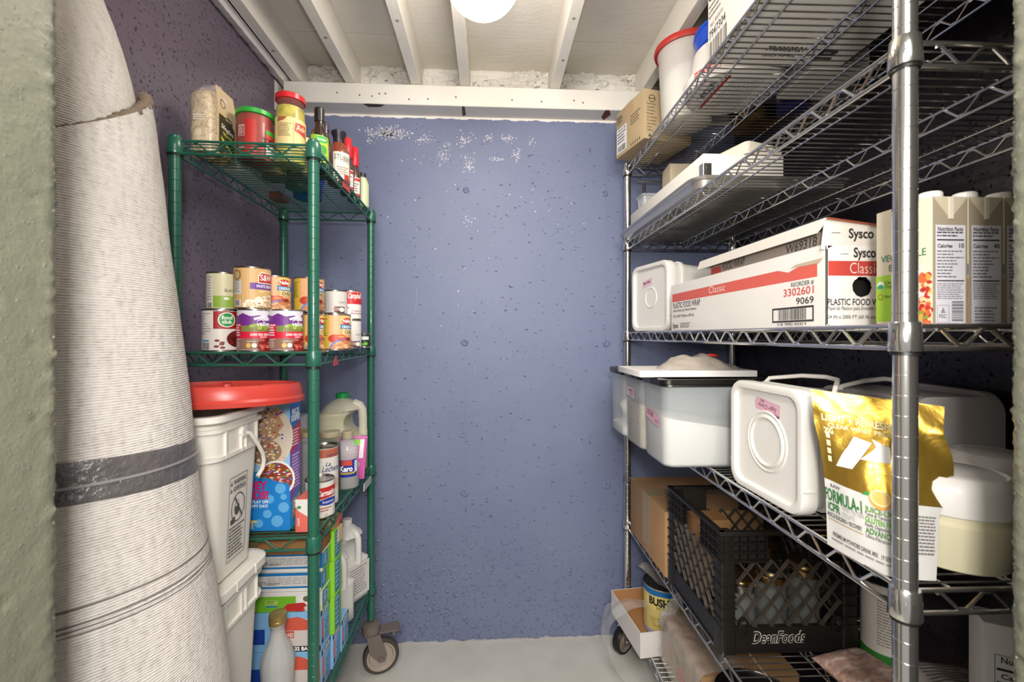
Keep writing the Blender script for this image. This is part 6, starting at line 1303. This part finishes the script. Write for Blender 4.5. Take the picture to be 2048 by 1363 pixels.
M_film2 = mat('#d3d0ca', .12, alpha=.3, spec=1.0, bump=.5, bscale=50)
M_film3 = mat('#8a8480', .2, alpha=.62, spec=.9, bump=.4, bscale=50)
t = thing('grey_film_wrap', 'torn grey plastic film draped over the big bean tin', 'plastic film', (25.0, 62.1, zx + 6.85))
sheet([[(-3.6, 2.4, .4), (-2.2, 2.6, 1.6), (0, 2.9, 1.0), (2.9, 2.4, -.2)], [(-3.3, 1.0, 1.6), (-1.6, .9, 2.0), (.6, .8, .9), (3.1, .8, .2)], [(-1.6, -.6, .5), (-.6, -.6, .8), (1.2, -.8, .4), (3.2, -.9, -.1)], [(-.6, -2.0, .15), (.6, -2.3, .3), (2.0, -2.6, -.1), (3.2, -2.3, -1.2)], [(.6, -3.1, -.4), (1.3, -3.2, -.5), (2.2, -3.4, -1.0), (3.0, -3.3, -2.2)]], 30, 34, .22, .6).build('film_sheet', M_film3, t, ang=60)
t = thing('clear_film_sheet', 'clear plastic film hanging over the edge of the white tray to the floor', 'plastic film', (19.2, 60.5, 0))
sheet([[(2.9, .2, 10.4), (3.6, 1.0, 10.3), (4.4, 1.4, 10.2)], [(.8, -.4, 10.6), (1.3, .8, 10.7), (2.4, 2.0, 10.5)], [(-1.4, -.6, 9.6), (-1.1, .8, 10.2), (-.4, 2.4, 10.3)], [(-2.6, -.4, 7.4), (-2.9, 1.6, 7.6), (-2.2, 3.4, 8.6)], [(-2.2, -1.4, 4.2), (-2.8, 1.2, 4.0), (-2.6, 3.4, 4.6)], [(-.9, -2.6, 1.6), (-1.3, .2, 1.4), (-1.7, 2.6, 1.2)], [(.7, -3.4, .25), (.4, -2.4, .25), (-.2, -1.0, .3)]], 26, 60, .28, .55, seed=4).build('film_sheet', M_film2, t, ang=60)
t, a, b_, h = carton('wrapped_carton', 'brown carton half wrapped in clear film under the milk crate', 'box', 22.3, 33.0, 45.2, 55.6, zx, zx + 6.0, M_bbox)
D = Dec(left(a, b_, h)); D.poly([(4.6, 2.2), (7.0, 1.2), (7.3, 2.2), (5.0, 3.3)], '#c2221f', 2); D.poly([(7.4, 1.0), (10.2, .2), (10.3, 1.4), (7.7, 2.0)], '#c2221f', 2); D.poly([(4.2, 3.3), (4.8, 3.1), (5.0, 3.6), (4.4, 3.9)], '#3d8a45', 2); D.rect(0, 10.4, 0, 6, '#a58a70', 1); D.done(t)
MB().box(-a - .01, -a + .2, -b_, b_, h - .02, h + .015).build('box_edge_tape', mat('#a98d66', .4), t)
fs = sheet([[(-5.7, 5.3, .6), (-5.75, 0, .4), (-5.7, -5.4, .4)], [(-5.6, 5.3, 3.2), (-5.75, 0, 3.4), (-5.7, -5.4, 3.2)], [(-5.4, 5.3, 6.4), (-5.6, 0, 6.5), (-5.4, -5.4, 6.3)], [(-3.0, 5.2, 6.3), (-3.4, 0, 6.6), (-2.6, -5.3, 6.5)], [(-.6, 5.2, 6.4), (-1.2, 0, 6.3), (0, -5.3, 6.4)]], 40, 36, .22, .8, seed=9)
fs.build('film_wrap', M_film2, t, ang=60)
t = thing('film_roll', 'crinkled clear film bunched between the bean tin and the wrapped carton', 'plastic film', (24.6, 57.2, zx))
def bunch(u, v):
    a0 = 2 * pi * u; r = .75 + .45 * nz((cos(a0) * 1.5, sin(a0) * 1.5, v * 4), 1, 3) + .2 * nz((cos(a0) * 4, sin(a0) * 4, v * 9), 1, 5)
    c = cat([(-1.6, -.4, .9), (-1.1, .0, 3.0), (-.5, .3, 5.0), (.4, .4, 6.6), (1.0, .6, 7.4)], v)
    return (c.x + r * cos(a0) * 1.2, c.y + r * sin(a0) * .5, max(.05, c.z + .2 * nz((u * 6, v * 6, 2), 1)))
MB().grid(bunch, 36, 40, wrap=True).build('film_sheet', M_film2, t, ang=60)
t = thing('dark_pot', 'dark round pot at the near end of the lowest chrome shelf', 'pot', (24.8, 39.2, zx))
MB().lathe([(3.0, 0), (3.3, .2), (3.5, 8.2), (3.7, 8.3), (3.75, 8.5), (3.6, 8.65), (3.4, 8.3), (3.2, .6), (.01, .5)], 44, cap1=False).build('pot_body', mat('#24211f', .3, .6), t)
MB().tube([(3.74 * cos(k), 3.74 * sin(k), 8.55) for k in [2 * pi * j / 44 for j in range(44)]], .1, 6, closed=True).build('pot_rim', mat('#8d8a86', .25, 1), t)
t = thing('wire_tie', 'small twisted wire tie knotted round the far chrome post', 'wire tie', (21.42, 67.17, 26.4))
R = random.Random(5)
MB().tube([(.6 * cos(k * .55) * (1 + .05 * (k % 3)), .6 * sin(k * .55) * (1 + .05 * (k % 3)), -.4 + k * .022) for k in range(40)] + [(.4, -.7, .3), (-.3, -.9, -.3), (.2, -.85, -1.0)], .05, 5).build('tie_strand', mat('#8f8a90', .35, .6), t)
# bits on the floor
t = thing('paper_scrap', 'tiny white paper scrap on the floor between the racks', 'paper scrap', (11.6, 58.8, 0))
MB().rings([[(-.45, -.3, z), (.4, -.35, z), (.5, .3, z), (-.3, .35, z)] for z in (0, .04)]).build('scrap', mat('#dcdad4', .6), t)
t = thing('black_thread', 'short curled black thread on the floor by the caster', 'thread', (-12.6, 61.6, 0))
MB().tube([(-.6, 0, .03), (-.35, -.25, .03), (-.1, .1, .03), (.25, -.35, .03), (.55, -.2, .03), (.6, .35, .03)], .03, 5).build('strand', mat('#2a2826', .7), t)
